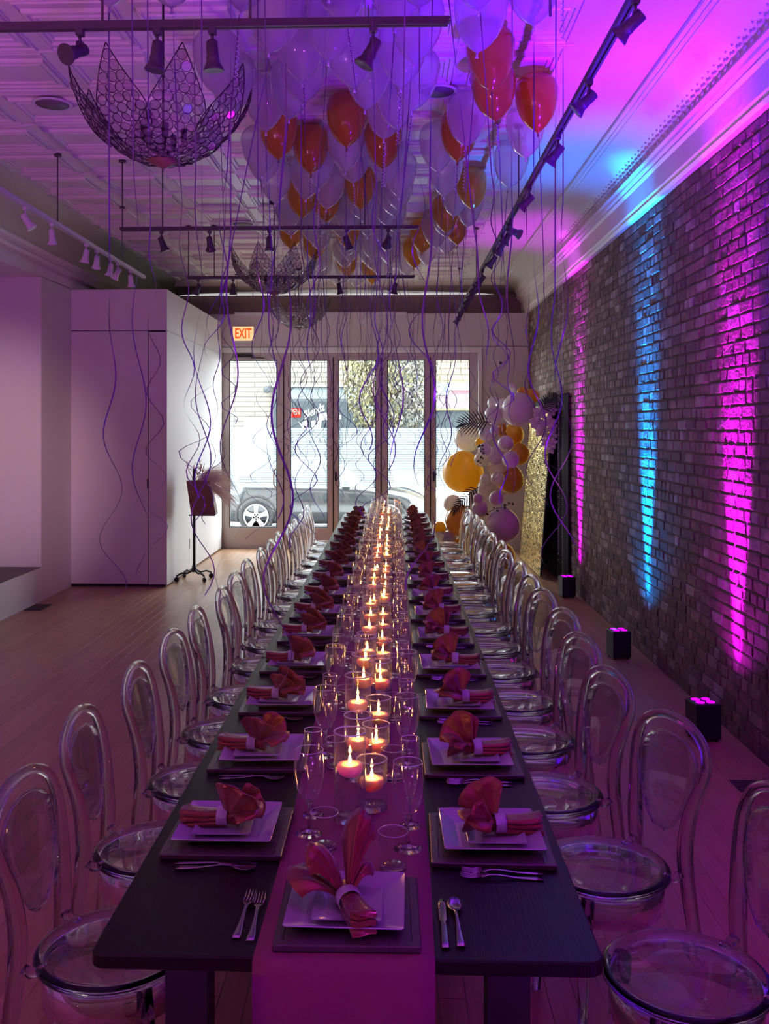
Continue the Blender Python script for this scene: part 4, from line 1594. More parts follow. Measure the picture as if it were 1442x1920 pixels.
def ribbon_mesh(seed, length, width, amp, wave, lean=0.0):
    r = random.Random(seed)
    n = int(length / 0.03)
    pa = r.uniform(0, 6.28)
    ax = r.uniform(0, 6.28)
    st = r.uniform(0.25, 0.5)
    tw = r.uniform(0, 6)
    twr = r.uniform(1.0, 2.6)
    l0 = r.uniform(-0.05, 0.05)
    pts = []
    for i in range(n + 1):
        s = length * i / n
        g = max(0, (s / length - st) / (1 - st))
        A = amp * g ** 0.8
        ph = pa + 2 * PI * s / wave * (0.75 + 0.5 * g)
        pts.append(Vector((A * math.sin(ph) * math.cos(ax) + l0 * s * 0.6 + 0.01 * math.sin(s * 1.7 + pa), A * math.sin(ph) * math.sin(ax) + 0.5 * A * math.cos(ph), -s)))
    mb = MB()
    left, right = [], []
    for i, p in enumerate(pts):
        a = tw + twr * math.sin(i / n * 5 + pa) + 1.6 * i / n
        d = Vector((math.cos(a), math.sin(a), 0)) * width / 2
        left.append(p - d); right.append(p + d)
    b = 0
    mb.v = [tuple(q) for q in left] + [tuple(q) for q in right]
    L = len(pts)
    for i in range(L - 1):
        mb.face([i, i + 1, L + i + 1, L + i], True)
    return mb.mesh('ribbon', M['ribbon'])


def curl_mesh(seed):
    r = random.Random(seed)
    L = r.uniform(0.14, 0.3)
    turns = L / 0.022
    n = int(turns * 7)
    pts = [(0.008 * math.cos(2 * PI * turns * i / n) - 0.008, 0.008 * math.sin(2 * PI * turns * i / n), -L * i / n) for i in range(n + 1)]
    return MB().tube(pts, 0.0014, 4).mesh('ribbon_curl', M['curl'])


curls = [curl_mesh(k) for k in range(4)]
balls = []
nrib = 0


def balloon(X, Y, kind, label, group, zend=None, wid=0.0068, amp=None, wave=None, dz=0.0, tilt=(0, 0)):
    global nrib
    zc = ZC - 0.028 - 0.1755 + dz
    o = add('balloon', bm[kind])
    o.location = (X, Y, zc)
    o.rotation_euler = (tilt[0], tilt[1], random.uniform(0, 6))
    tag(o, label, 'balloon', group)
    add('knot', knotc_me if kind == 'clear' else knot_me, o)
    r = random.Random(nrib * 13 + 5)
    ze = zend if zend is not None else r.uniform(1.25, 2.0)
    L = zc - 0.2 - ze
    rb_ = ribbon_mesh(nrib, L, wid * 0.8, amp or r.uniform(0.04, 0.095), wave or r.uniform(0.35, 0.7))
    add('ribbon', rb_, o, (0, 0, -0.197), (0, 0, 0))
    if r.random() < 0.4:
        add('ribbon_curl', curls[nrib % 4], o, (0, 0, -0.2), (0, 0, r.uniform(0, 6)))
    balls.append((X, Y))
    nrib += 1
    return o


ZK = ZC - 0.028 - 0.1755 - 0.2


def kpos(px, py):
    Y = (ZK - CAMZ) * F / (PPY - py)
    return at(px, Y, 0)


random.seed(21)
co = [(522, 302, 'orange'), (583, 330, 'orange'), (650, 281, 'orange'), (718, 322, 'orange'), (676, 396, 'gold'), (566, 412, 'gold'), (612, 420, 'gold'),
      (546, 470, 'gold'), (652, 470, 'gold'), (590, 492, 'gold'), (650, 523, 'gold'), (697, 536, 'gold')]
co.sort(key=lambda t: kpos(t[0], t[1]).y)
for i, (px, py, kd) in enumerate(co):
    p = kpos(px, py)
    cname = 'orange' if kd == 'orange' else 'golden'
    balloon(p.x, p.y, kd, '%s balloon, %s from the camera among the coloured ones of the middle cluster' % (cname, nth(i + 1)), 'coloured balloons in the middle cluster')
coloured = list(balls)
rt = [(920, 181, 'orange'), (926, 236, 'orange'), (1006, 256, 'orange'), (861, 309, 'orange'), (884, 399, 'gold'), (836, 441, 'gold'), (854, 463, 'orange'), (792, 478, 'gold'), (776, 507, 'gold')]
for i, (px, py, kd) in enumerate(rt):
    p = kpos(px, py)
    cname = 'orange' if kd == 'orange' else 'golden'
    balloon(p.x, p.y, kd, '%s balloon, %s from the camera among the coloured ones of the right column' % (cname, nth(i + 1)), 'coloured balloons in the right-hand column',
            tilt=(random.uniform(-.1, .1), random.uniform(-.1, .1)))


def free(X, Y, d):
    return all((X - a) ** 2 + (Y - b) ** 2 > d * d for a, b in balls)


# clear ones of the right-hand column
cr2 = [(900, 107), (893, 30), (875, 283), (830, 325), (835, 373), (850, 400), (880, 430), (815, 445), (815, 470), (838, 480), (800, 500), (760, 520), (985, 305), (958, 360), (745, 60)]
cc = []
for px, py in cr2:
    p = kpos(px, py)
    for tries in range(30):
        if free(p.x, p.y, 0.255): break
        p = p + Vector((random.uniform(-0.06, 0.06), random.uniform(-0.1, 0.1), 0))
    cc.append((p.x, p.y)); balls.append((p.x, p.y))
cc.sort(key=lambda q: q[1])
for i, (X, Y) in enumerate(cc):
    balls.remove((X, Y))
    balloon(X, Y, 'clear', 'clear balloon, %s clear one from the camera in the right column' % nth(i + 1), 'clear balloons in the right-hand column', tilt=(random.uniform(-.12, .12), random.uniform(-.12, .12)))
# the big middle cluster
mid = []
tries = 0
while len(mid) < 84 and tries < 9000:
    tries += 1
    Y = random.uniform(3.75, 12.2)
    c = -0.42 - 0.012 * (Y - 4)
    X = random.gauss(c, 0.36)
    if abs(X - c) > 0.60 - 0.022 * (Y - 4): continue
    if any(abs(X - q) < 0.24 and 0 < r_ - Y < 0.62 for q, r_ in coloured): continue
    if -1.6 < X < -0.65 and (4.1 < Y < 5.0): continue
    if not free(X, Y, 0.262): continue
    if any((X - q) ** 2 + (Y - r_) ** 2 < 0.06 ** 2 for q, r_ in ()): continue
    if abs(Y - 3.8) < 0.0 or (abs(X - at(514, 9.15, 0).x) < 0.14 and abs(Y - 9.15) < 0.14): continue
    mid.append((X, Y)); balls.append((X, Y))
mid.sort(key=lambda q: q[1])
for i, (X, Y) in enumerate(mid):
    balls.remove((X, Y))
    balloon(X, Y, 'clear', 'clear balloon, %s clear one from the camera in the middle cluster' % nth(i + 1), 'clear balloons in the middle cluster',
            dz=random.uniform(-0.03, 0.0), tilt=(random.uniform(-.14, .14), random.uniform(-.14, .14)))
# balloons above the top edge: their ribbons hang into view
fr = [(205, 4.05, 1.15, 0.008), (252, 4.2, 1.3, 0.006), (362, 3.5, 1.6, 0.008), (378, 4.15, 1.2, 0.006), (432, 3.4, 1.25, 0.007), (548, 3.2, 0.95, 0.009), (500, 4.1, 1.5, 0.006), (700, 3.3, 1.7, 0.005),
      (818, 3.6, 1.25, 0.009), (1000, 4.3, 1.5, 0.010), (1042, 4.0, 1.25, 0.008), (1056, 4.35, 1.4, 0.007), (960, 3.7, 1.6, 0.007), (760, 4.1, 1.7, 0.005)]
for i, (px, Y, ze, wd) in enumerate(fr):
    p = at(px, Y, 0)
    for tries in range(60):
        if free(p.x, p.y, 0.25): break
        p.y -= 0.05
        p = at(px, p.y, 0)
    balloon(p.x, p.y, 'clear', 'clear balloon with long purple ribbon, %s from the left of the nearest ribbons' % nth(sorted(q[0] for q in fr).index(px) + 1), 'near clear balloons', ze, wd, 0.055, 0.85)

# ------------------------------------------------------------------ balloon garland by the window
def gball(px, py, rpx, Y, mat, label):
    p = at(px, Y, py=py)
    r = rpx * Y / F
    o = tag(empty('garland_balloon', p), label, 'balloon', 'balloon garland')
    rs = []
    rr = random.Random(int(px * 7 + py))
    mb = MB()
    mb.lathe([(0.001, -r), (r * 0.30, -r * 0.955), (r * 0.58, -r * 0.80), (r * 0.82, -r * 0.54), (r * 0.965, -r * 0.22), (r, r * 0.1), (r * 0.95, r * 0.38), (r * 0.80, r * 0.66), (r * 0.56, r * 0.87), (r * 0.28, r * 0.985), (0.001, r * 1.02)], 24)
    mb.build('balloon_skin', M[mat], o)
    mb = MB().lathe([(0.004, -r * 0.998), (0.009, -r - 0.012), (0.003, -r - 0.014)], 8)
    mb.build('knot', M[mat], o)
    o.rotation_euler = (rr.uniform(-0.5, 0.5) + R(150), rr.uniform(-0.6, 0.6), 0)
    return o


G = [(973, 767, 32, 12.1, 'gwhite', 'largest white balloon at the top of the garland'),
     (944, 762, 15, 12.4, 'gwhite', 'white balloon left behind the largest white one at the garland top'),
     (926, 778, 18, 12.2, 'gwhite', 'white balloon beside the upper palm leaf'),
     (927, 756, 13, 12.6, 'gwhite', 'upper left white balloon of the garland, above the palm leaf'),
     (962, 727, 8, 12.3, 'gwhite', 'little white balloon topmost on the garland'),
     (980, 736, 11, 12.6, 'gamber', 'small gold balloon behind the top of the garland'),
     (997, 743, 14, 12.75, 'gamber', 'gold balloon behind the largest white one, next to the brick wall'),
     (912, 812, 15, 12.0, 'gwhite', 'white balloon right of the cream one under the palm leaf'),
     (928, 806, 9, 11.75, 'gwhite', 'small white balloon in front of the white pair, upper middle of the garland'),
     (942, 802, 8, 11.8, 'gamber', 'tiny gold balloon, upper one of the gold pair'),
     (942, 815, 8, 11.8, 'gamber', 'tiny gold balloon, lower one of the gold pair'),
     (962, 815, 21, 12.5, 'gamber', 'amber balloon under the largest white one'),
     (877, 822, 25, 12.7, 'gcream', 'cream see-through balloon against the window'),
     (868, 884, 39, 12.4, 'gyellow', 'huge yellow balloon glowing against the window'),
     (900, 829, 9, 12.2, 'gyellow', 'little yellow balloon between the cream and white ones'),
     (909, 842, 12, 11.8, 'gwhite', 'small white balloon left of the centre of the garland'),
     (903, 861, 14, 12.0, 'gcream', 'cream balloon above the huge yellow one'),
     (928, 854, 17, 12.0, 'gwhite', 'white balloon at the heart of the garland'),
     (948, 831, 15, 11.6, 'gwhite', 'shiny white balloon, right middle of the garland'),
     (935, 876, 20, 12.1, 'gcream', 'cream balloon below the heart of the garland'),
     (958, 861, 16, 11.5, 'gwhite', 'round white balloon hanging right of the garland middle'),
     (974, 851, 20, 12.3, 'gamber', 'amber balloon beside the gold sequin panel'),
     (957, 899, 26, 12.1, 'gamber', 'big amber balloon low beside the sequin panel'),
     (933, 897, 13, 11.6, 'gcream', 'cream balloon in front of the big amber one'),
     (910, 899, 10, 11.7, 'gcream', 'small cream balloon right of the huge yellow one'),
     (912, 914, 17, 11.8, 'gcream', 'cream balloon just above the lower palm leaf'),
     (935, 912, 20, 12.3, 'gwhite', 'white balloon above the mauve one'),
     (931, 934, 14, 11.5, 'gpink', 'mauve balloon above the dark berry sprig'),
     (896, 934, 9, 11.4, 'gpink', 'little blush balloon on top of the blush one'),
     (900, 954, 16, 11.5, 'gpink', 'blush balloon beside the lower palm leaf'),
     (863, 975, 29, 11.9, 'gamber', 'big gold balloon low by the chair backs'),
     (849, 944, 17, 12.0, 'gcream', 'cream balloon left of the lower palm leaf'),
     (943, 984, 32, 11.4, 'gpink', 'large mauve balloon low on the garland'),
     (824, 989, 12, 11.9, 'gyellow', 'small yellow balloon lowest by the window frame'),
     (824, 1004, 13, 11.9, 'gcream', 'cream balloon on the floor by the table corner'),
     (840, 1009, 14, 11.9, 'gwhite', 'white balloon on the floor behind the far chairs'),
     (903, 1020, 21, 11.7, 'gcream', 'peach cream balloon behind the chair backs'),
     (920, 1004, 18, 12.2, 'gamber', 'amber balloon left of the large mauve one'),
     (915, 1055, 22, 11.8, 'gamber', 'lowest amber balloon behind the chair backs'),
     (870, 1022, 19, 11.9, 'gamber', 'amber balloon on the floor behind the far chairs'),
     (942, 1042, 25, 11.9, 'gamber', 'amber balloon below the large mauve one, beside the sequin panel foot')]
for g_ in G: gball(*g_)


def palm(name, base, tip, width, label, n=11, droop=0.06):
    base, tip = Vector(base), Vector(tip)
    t = empty(name, base)
    tag(t, label, 'palm leaf')
    d = tip - base
    L = d.length
    ax = d.normalized()
    side = ax.cross(Vector((0, -1, 0.15))).normalized()
    rach = [ax * (L * i / 10) - Vector((0, 0, droop * (i / 10) ** 2)) for i in range(11)]
    MB().tube(rach, [0.006 * (1 - 0.08 * i) for i in range(11)], 5).build('stalk', M['palm'], t)
    for i in range(n):
        u = 0.12 + 0.86 * i / (n - 1)
        o_ = ax * (L * u) - Vector((0, 0, droop * u * u))
        ln = width * math.sin(PI * (0.22 + 0.66 * u)) ** 0.8
        for s in (-1, 1):
            e = (side * s * (1.0 - 0.55 * u) + ax * (0.35 + 0.65 * u)).normalized()
            wv = 0.008
            q = ax.cross(e).cross(e).normalized()
            row = []
            for k in range(5):
                v = k / 4
                c = o_ + e * (ln * v) - Vector((0, 0, 0.03 * v * v))
                wd = wv * (math.sin(PI * min(1, 0.2 + v * 0.8)) + 0.06)
                row.append([tuple(c - q * wd), tuple(c + q * wd)])
            MB().sheet(row, (0, 0.0012, 0)).build('leaflet', M['palm'], t)
    return t


palm('palm_leaf', at(920, 11.85, py=792), at(866, 11.95, py=786), 0.22, 'dark palm leaf at the upper left of the garland')
palm('palm_leaf', at(897, 11.55, py=913), at(852, 11.55, py=948), 0.13, 'dark palm leaf low on the garland by the chair backs')
palm('palm_leaf', at(1014, 11.6, py=770), at(1042, 11.5, py=733), 0.15, 'dark palm leaf above the flowers beside the brick wall')


def sprig(pts, label, matk='palm'):
    t = empty('leaf_sprig', pts[0])
    tag(t, label, 'sprig')
    o = Vector(pts[0])
    P = [Vector(p) - o for p in pts]
    MB().tube(P, 0.004, 5).build('stem', M[matk], t)
    r = random.Random(len(label))
    for p in P:
        for k in range(3):
            c = p + Vector((r.uniform(-.03, .03), r.uniform(-.03, .0), r.uniform(-.03, .03)))
            mb = MB(); mb.ball(c, r.uniform(0.012, 0.02), 8, 5, 0.7); mb.build('leaf', M[matk], t)
    return t


sprig([at(916, 11.36, py=960), at(930, 11.3, py=954), at(944, 11.28, py=950), at(958, 11.3, py=944)], 'dark leafy sprig over the large mauve balloon')
sprig([at(901, 11.7, py=836), at(902, 11.72, py=846), at(903, 11.86, py=856), at(899, 11.86, py=866)], 'dark leafy sprig above the huge yellow balloon')

# sequin panel leaning on the wall
pb0, pb1 = Vector((1.80, 11.72, 0.03)), Vector((1.80, 13.55, 0.03))
pt0, pt1 = Vector((1.955, 11.72, 2.15)), Vector((1.955, 13.55, 2.15))
pan = tag(empty('sequin_panel', (pb0 + pb1) / 2), 'gold sequin shimmer panel leaning on the black drape', 'backdrop panel')
o0 = (pb0 + pb1) / 2
up = (pt0 - pb0); hgt = up.length; upn = up.normalized()
al = Vector((0, 1, 0))
nrm = al.cross(upn).normalized()
if nrm.x > 0: nrm = -nrm


def pp(u, v, n_=0.0): return pb0 - o0 + al * u + upn * v + nrm * n_


mb = MB()
for n_ in (0, -0.02):
    pass
b = len(mb.v)
Wp = 1.83
for (u, v, n_) in ((0, 0, 0), (Wp, 0, 0), (Wp, hgt, 0), (0, hgt, 0), (0, 0, -0.018), (Wp, 0, -0.018), (Wp, hgt, -0.018), (0, hgt, -0.018)):
    mb.v.append(tuple(pp(u, v, n_)))
for q in ((0, 1, 2, 3), (7, 6, 5, 4), (0, 4, 5, 1), (1, 5, 6, 2), (2, 6, 7, 3), (3, 7, 4, 0)): mb.face(list(q))
mb.build('backing', M['panelblack'], pan)
mb = MB()
rq = random.Random(8)
su, sv = 0.036, 0.0255
for i in range(int(Wp / su)):
    for j in range(int(hgt / sv)):
        if rq.random() < 0.06: continue
        u = (i + 0.5) * su + (0.5 * su if j % 2 else 0); v = (j + 0.5) * sv
        if u > Wp - 0.01: continue
        ta, tb = rq.gauss(0, 0.07), rq.gauss(0.0, 0.05)
        hu, hv = su * 0.42, sv * 0.40
        b = len(mb.v)
        for (a_, c_) in ((-1, -1), (1, -1), (1, 1), (-1, 1)):
            mb.v.append(tuple(pp(u + a_ * hu, v + c_ * hv, 0.008 + a_ * hu * ta + c_ * hv * tb)))
        mb.face([b, b + 1, b + 2, b + 3])
tag(mb.build('sequins', M['sequin'], pan), kind='stuff')

# black drape
mb = MB()
grid = []
for k in range(2):
    grid.append([(2.012 + 0.018 * math.sin(i * 0.9), 11.02 + 2.9 * i / 60, (0.004, 2.24)[k]) for i in range(61)])
mb.sheet(grid, (0.004, 0, 0))
dr = mb.build('black_drape', M['drape'])
tag(dr, 'black cloth drape hanging on the brick wall behind the sequin panel', 'drape')
MB().tube([(2.012, 10.98, 2.25), (2.012, 13.95, 2.25)], 0.012, 8).build('drape_pole', M['black'], dr)

# flowers
fl = tag(empty('flower_arrangement', at(1030, 11.75, py=800)), 'pale pink orchid flowers fixed at the top of the sequin panel', 'flowers')
fo = fl.location.copy()
rf = random.Random(12)
for (px, py, s) in ((1012, 772, 1.3), (1028, 765, 1.1), (1040, 770, 1.0), (1008, 792, 1.4), (1030, 790, 1.2), (1042, 800, 1.0), (1016, 808, 1.2), (1034, 818, 1.1), (1024, 828, 0.9), (1044, 830, 0.9), (1036, 842, 0.8)):
    c = at(px, 11.7 + rf.uniform(-0.08, 0.05), py=py) - fo
    c.x = min(c.x, 1.93 - fo.x)
    fm = MB()
    d = Vector((rf.uniform(-0.9, 0.1), -1, rf.uniform(-0.4, 0.5))).normalized()
    q = d.to_track_quat('Z', 'Y')
    for k in range(5):
        a = 2 * PI * k / 5 + rf.uniform(0, 0.4)
        grid = []
        for i in range(4):
            u = i / 3
            hw = 0.03 * s * math.sin(PI * (0.12 + 0.8 * u))
            rr_ = 0.008 + 0.068 * s * u
            zz = 0.03 * s * u * u * (1 if k % 2 else -0.4)
            row = []
            for vv in (-1, 0, 1):
                p = Vector((rr_ * math.cos(a) - hw * vv * math.sin(a), rr_ * math.sin(a) + hw * vv * math.cos(a), zz - 0.008 * abs(vv)))
                row.append(tuple(c + q @ p))
            grid.append(row)
        fm.sheet(grid, (0.0008, 0.001, -0.0008))
    fm.ball(c + q @ Vector((0, 0, 0.008)), 0.010 * s, 8, 6)
    fm.build('flower', M['petal'], fl)

# string light curtain strands
st = tag(empty('string_lights', (2.0, 11.3, 0)), 'thin string of fairy lights hanging down the brick wall by the drape', 'string lights')
mb = MB()
for (dx, dy) in ((0.0, 0.0), (-0.02, 0.16)):
    mb.tube([(dx + 0.006 * math.sin(k), dy + 0.02 * math.sin(k * 1.7), 3.58 - k * 0.18) for k in range(19)], 0.0025, 4)
mb.build('wire', M['curl'], st)
mb = MB()
for k in range(44):
    for (dx, dy) in ((0.0, 0.0), (-0.02, 0.16)):
        z = 3.5 - k * 0.075
        mb.tube([(dx, dy, z), (dx - 0.012, dy - 0.028, z - 0.006)], 0.004, 5)
tag(mb.build('bulbs', M['curl'], st), kind='stuff')

# ------------------------------------------------------------------ stand with board and pampas
sd = tag(empty('display_stand', at(364, 11.5, 0)), 'black post stand on casters holding a brown board beside the partition', 'stand')
so = sd.location.copy()
mb = MB().tube([(0, 0, 0.13), (0, 0, 1.36)], 0.018, 10)
mb.lathe([(0.03, 0.10), (0.034, 0.13), (0.024, 0.18)], 12)
mb.build('post', M['black'], sd)
for k in range(4):
    a = R(42 + 90 * k)
    ca, sa = math.cos(a), math.sin(a)
    mb = MB().tube([(0.01 * ca, 0.01 * sa, 0.13), (0.09 * ca, 0.09 * sa, 0.09), (0.17 * ca, 0.17 * sa, 0.10), (0.235 * ca, 0.235 * sa, 0.075)], 0.012, 8)
    lg = mb.build('foot', M['black'], sd)
    mb = MB()
    cx_, cy2 = 0.24 * ca, 0.24 * sa
    rs = []
    for (q, rr_) in ((-0.011, 0.02), (-0.011, 0.03), (0.011, 0.03), (0.011, 0.02)):
        rs.append([(cx_ + q * -sa + rr_ * math.cos(t_) * ca, cy2 + q * ca + rr_ * math.cos(t_) * sa, 0.0305 + rr_ * math.sin(t_)) for t_ in [2 * PI * w_ / 14 for w_ in range(14)]])
    mb.rings(rs, True, True)
    mb.tube([(cx_, cy2, 0.03), (cx_, cy2, 0.08)], 0.008, 6)
    mb.build('caster', M['black'], lg)
MB().bbox(-0.06, 0.26, -0.035, 0.03, 0.785, 0.80, 0.003).build('ledge', M['black'], sd)
# tilted board / bag with a lit left face
mb = MB()
b = len(mb.v)
fr_ = [(-0.02, -0.075, 0.802), (0.27, -0.03, 0.802), (0.20, -0.05, 1.215), (-0.08, -0.075, 1.215)]
bk = [(0.0, 0.10, 0.802), (0.27, 0.12, 0.802), (0.20, 0.09, 1.215), (-0.06, 0.09, 1.215)]
bd = tag(empty('gift_bag', so), 'brown board box tilted on the black stand, tied with pale ribbon', 'box')
mb.v += fr_ + bk
for q in ((0, 1, 2, 3), (1, 5, 6, 2), (5, 4, 7, 6), (4, 0, 3, 7), (3, 2, 6, 7), (4, 5, 1, 0)): mb.face(list(q))
mb.build('board', M['kraft'], bd)
pg = tag(empty('pampas_grass', so + Vector((0.0, 0.0, 1.22))), 'cream pampas plumes spilling right from the brown board', 'dried grass')
rp = random.Random(6)
for (ex_, ey, ez) in ((0.50, -0.02, 0.05), (0.56, 0.05, -0.10), (0.52, -0.08, -0.26), (0.58, 0.0, -0.36), (0.34, 0.03, 0.12)):
    mb = MB()
    base = Vector((0.06, 0, 0.0))
    e = Vector((ex_, ey, ez))
    for k in range(110):
        u = rp.uniform(0.55, 1.0)
        p0 = base + Vector((rp.gauss(0, 0.008), rp.gauss(0, 0.012), rp.gauss(0, 0.010)))
        p3 = base + (e - base) * u + Vector((rp.gauss(0, 0.035), rp.gauss(0, 0.05), rp.gauss(-0.02, 0.045)))
        p1 = p0.lerp(p3, 0.38) + Vector((0, 0, 0.055 * u + rp.gauss(0, 0.006)))
        p2 = p0.lerp(p3, 0.72) + Vector((0, 0, 0.05 * u + rp.gauss(0, 0.012)))
        b = len(mb.v)
        for q, wd in ((p0, 0.0012), (p1, 0.0016), (p2, 0.0018), (p3, 0.0004)):
            mb.v += [tuple(q + Vector((0, 0.4 * wd, wd))), tuple(q - Vector((0, 0.4 * wd, wd)))]
        for q in range(3): mb.face([b + 2 * q, b + 2 * q + 1, b + 2 * q + 3, b + 2 * q + 2], True)
    pl = mb.build('plume', M['pampas'], pg)
    MB().tube([base, base + (e - base) * 0.5 + Vector((0, 0, 0.08)), e], 0.0016, 5).build('stalk', M['pampas'], pl)
tw_ = tag(empty('berry_twigs', so + Vector((0.0, 0.02, 1.22))), 'red branching twigs standing behind the top of the stand post', 'twigs')
for k in range(9):
    mb = MB()
    p = Vector((rp.uniform(-0.05, 0.12), 0.04, 0.0))
    e = p + Vector((rp.uniform(-0.10, 0.10), rp.uniform(-0.03, 0.03), rp.uniform(0.10, 0.24)))
    m_ = (p + e) / 2 + Vector((rp.uniform(-.02, .02), 0, 0))
    mb.tube([p, m_, e], 0.004, 5)
    for q in range(4):
        s_ = p + (e - p) * rp.uniform(0.3, 1)
        mb.tube([s_, s_ + Vector((rp.uniform(-.05, .05), rp.uniform(-.02, .02), rp.uniform(0.0, .05)))], 0.003, 4)
    mb.build('twig', M['redtwig'], tw_)

# floor vents
for (px, py, wd, ln, lab) in ((72, 1143, 0.18, 0.36, 'dark floor vent grille by the left wall'), (1425, 1466, 0.26, 0.16, 'dark floor vent grille at the right edge by the brick wall')):
    Y = CAMZ * F / (py - PPY)
    p = at(px, Y, 0)
    o = tag(empty('floor_vent', p), lab, 'floor vent')
    mb = MB()
    mb.box(-wd / 2, wd / 2, -ln / 2, ln / 2, 0.0005, 0.002)
    mb.build('vent_pan', M['gasket'], o)
    for k in range(7):
        y = -ln / 2 + ln * (k + 0.5) / 7
        MB().box(-wd / 2, wd / 2, y - ln * 0.04, y + ln * 0.04, 0.0021, 0.005).build('slat', M['vent'], o)

# ------------------------------------------------------------------ the street
GZ = -0.20
struct('street_walk', MB().box(-14, 14, YB + 0.36, 17.6, GZ - 0.2, -0.06), M['walk'], label='concrete pavement outside the shopfront')
struct('street_road', MB().box(-40, 40, 17.6, 28.0, GZ - 0.3, GZ), M['asphalt'], label='asphalt street outside the shopfront')
struct('street_far_walk', MB().box(-40, 40, 28.0, 31.5, GZ - 0.2, GZ + 0.12), M['walk'], label='far pavement across the street')


def car():
    t = empty('parked_car', (0, 18.32, GZ))
    tag(t, 'dark grey car parked at the kerb outside the shopfront', 'car')
    W = 1.75
    cy0 = W / 2
    # x, lower z, belt z, top z, belt half width, roof half width
    S = [(-3.70, 0.42, 0.80, 0.82, 0.66, 0.50), (-3.60, 0.30, 0.93, 0.98, 0.78, 0.60), (-3.35, 0.24, 0.96, 1.16, 0.84, 0.60), (-2.9, 0.22, 0.97, 1.36, 0.87, 0.60), (-2.2, 0.2, 0.96, 1.46, 0.875, 0.60), (-1.6, 0.2, 0.95, 1.47, 0.875, 0.60),
         (-1.0, 0.2, 0.94, 1.36, 0.875, 0.58), (-0.72, 0.2, 0.93, 1.12, 0.87, 0.58), (-0.52, 0.2, 0.90, 0.95, 0.87, 0.66), (-0.1, 0.2, 0.84, 0.90, 0.86, 0.62), (0.3, 0.2, 0.75, 0.82, 0.84, 0.58), (0.55, 0.2, 0.66, 0.73, 0.78, 0.50), (0.72, 0.24, 0.54, 0.58, 0.66, 0.42), (0.80, 0.32, 0.44, 0.46, 0.5, 0.34)]
    rs = []
    for x, zl, zb, zt, hb, hr in S:
        zm = zl + (zb - zl) * 0.55
        ring = [(-hb * 0.94, zl), (-hb, zl + 0.08), (-hb * 1.0, zm), (-hb * 0.985, zb - 0.02), (-hb * 0.95, zb), (-hr, zt - 0.03), (-hr * 0.7, zt), (hr * 0.7, zt), (hr, zt - 0.03), (hb * 0.95, zb), (hb * 0.985, zb - 0.02), (hb, zm), (hb, zl + 0.08), (hb * 0.94, zl)]
        rs.append([(x, cy0 + y, z) for y, z in ring])
    MB().rings(rs, True, True).build('body', M['car'], t)
    # side windows
    for (xa, xb, za, zb_) in ((-3.05, -2.15, 1.0, 1.36), (-2.08, -1.15, 0.99, 1.38)):
        mb = MB()
        f = 0.0
        grid = [[(xa, cy0 - 0.835, za), (xb, cy0 - 0.835, za)], [(xa + 0.22, cy0 - 0.63, zb_ + 0.02), (xb - 0.1, cy0 - 0.63, zb_ + 0.02)]]
        mb.sheet(grid, (0, 0.01, 0))
        mb.build('side_window', M['carglass'], t)
    for wx_ in (-2.66, -0.10):
        mb = MB()
        rs = []
        for (y, r_) in ((0.20, 0.20), (-0.005, 0.24), (-0.03, 0.31), (-0.02, 0.335), (0.05, 0.342), (0.20, 0.335)):
            rs.append([(wx_ + r_ * math.cos(a), y, 0.34 + r_ * math.sin(a)) for a in [2 * PI * k / 28 for k in range(28)]])
        mb.rings(rs, True, True)
        wh = mb.build('wheel', M['tyre'], t)
        mb = MB()
        rs = []
        for (y, r_) in ((-0.012, 0.245), (-0.030, 0.245), (-0.034, 0.222), (-0.012, 0.215)):
            rs.append([(wx_ + r_ * math.cos(a), y, 0.34 + r_ * math.sin(a)) for a in [2 * PI * k / 28 for k in range(28)]])
        mb.rings(rs + [rs[0]], True, False)
        for k in range(5):
            a = 2 * PI * k / 5 + 0.3
            ca, sa = math.cos(a), math.sin(a)
            pts = []
            for (r_, h_) in ((0.02, 0.045), (0.12, 0.034), (0.23, 0.052)):
                pts.append([(wx_ + r_ * ca - h_ * sa, -0.03, 0.34 + r_ * sa + h_ * ca), (wx_ + r_ * ca + h_ * sa, -0.03, 0.34 + r_ * sa - h_ * ca),
                            (wx_ + r_ * ca + h_ * sa, -0.010, 0.34 + r_ * sa - h_ * ca), (wx_ + r_ * ca - h_ * sa, -0.010, 0.34 + r_ * sa + h_ * ca)])
            mb.rings(pts, False, True)
        mb.build('rim', M['alloy'], wh)
        mb = MB()
        rs = []
        for (y, r_) in ((0.02, 0.36), (-0.004, 0.37), (-0.002, 0.415), (0.03, 0.42)):
            rs.append([(wx_ + r_ * math.cos(a), y, 0.34 + r_ * math.sin(a)) for a in [PI * (k / 22 * 1.14 - 0.07) for k in range(23)]])
        mb.rings(rs + [rs[0]], True, False, closed=False)
        mb.build('wheel_arch', M['tyre'], t)
    mb = MB()
    grid = [[(0.10, 0.025, 0.56), (0.35, 0.04, 0.52), (0.60, 0.14, 0.46), (0.71, 0.27, 0.44)], [(0.02, 0.035, 0.71), (0.30, 0.055, 0.69), (0.54, 0.16, 0.62), (0.66, 0.28, 0.56)]]
    mb.sheet(grid, (0, 0.01, 0))
    hl = mb.build('headlight', M['headlight'], t)
    mb = MB().sheet([[(0.04, 0.020, 0.60), (0.16, 0.023, 0.60)], [(-0.01, 0.027, 0.70), (0.12, 0.030, 0.70)]], (0, 0.01, 0))
    mb.build('indicator', M['amberlens'], hl)
    mb = MB()
    mb.box(-1.62, -1.6, -0.004, 0.02, 0.25, 0.95); mb.box(-0.75, -0.735, -0.004, 0.02, 0.28, 0.9)
    mb.build('door_gap', M['tyre'], t)
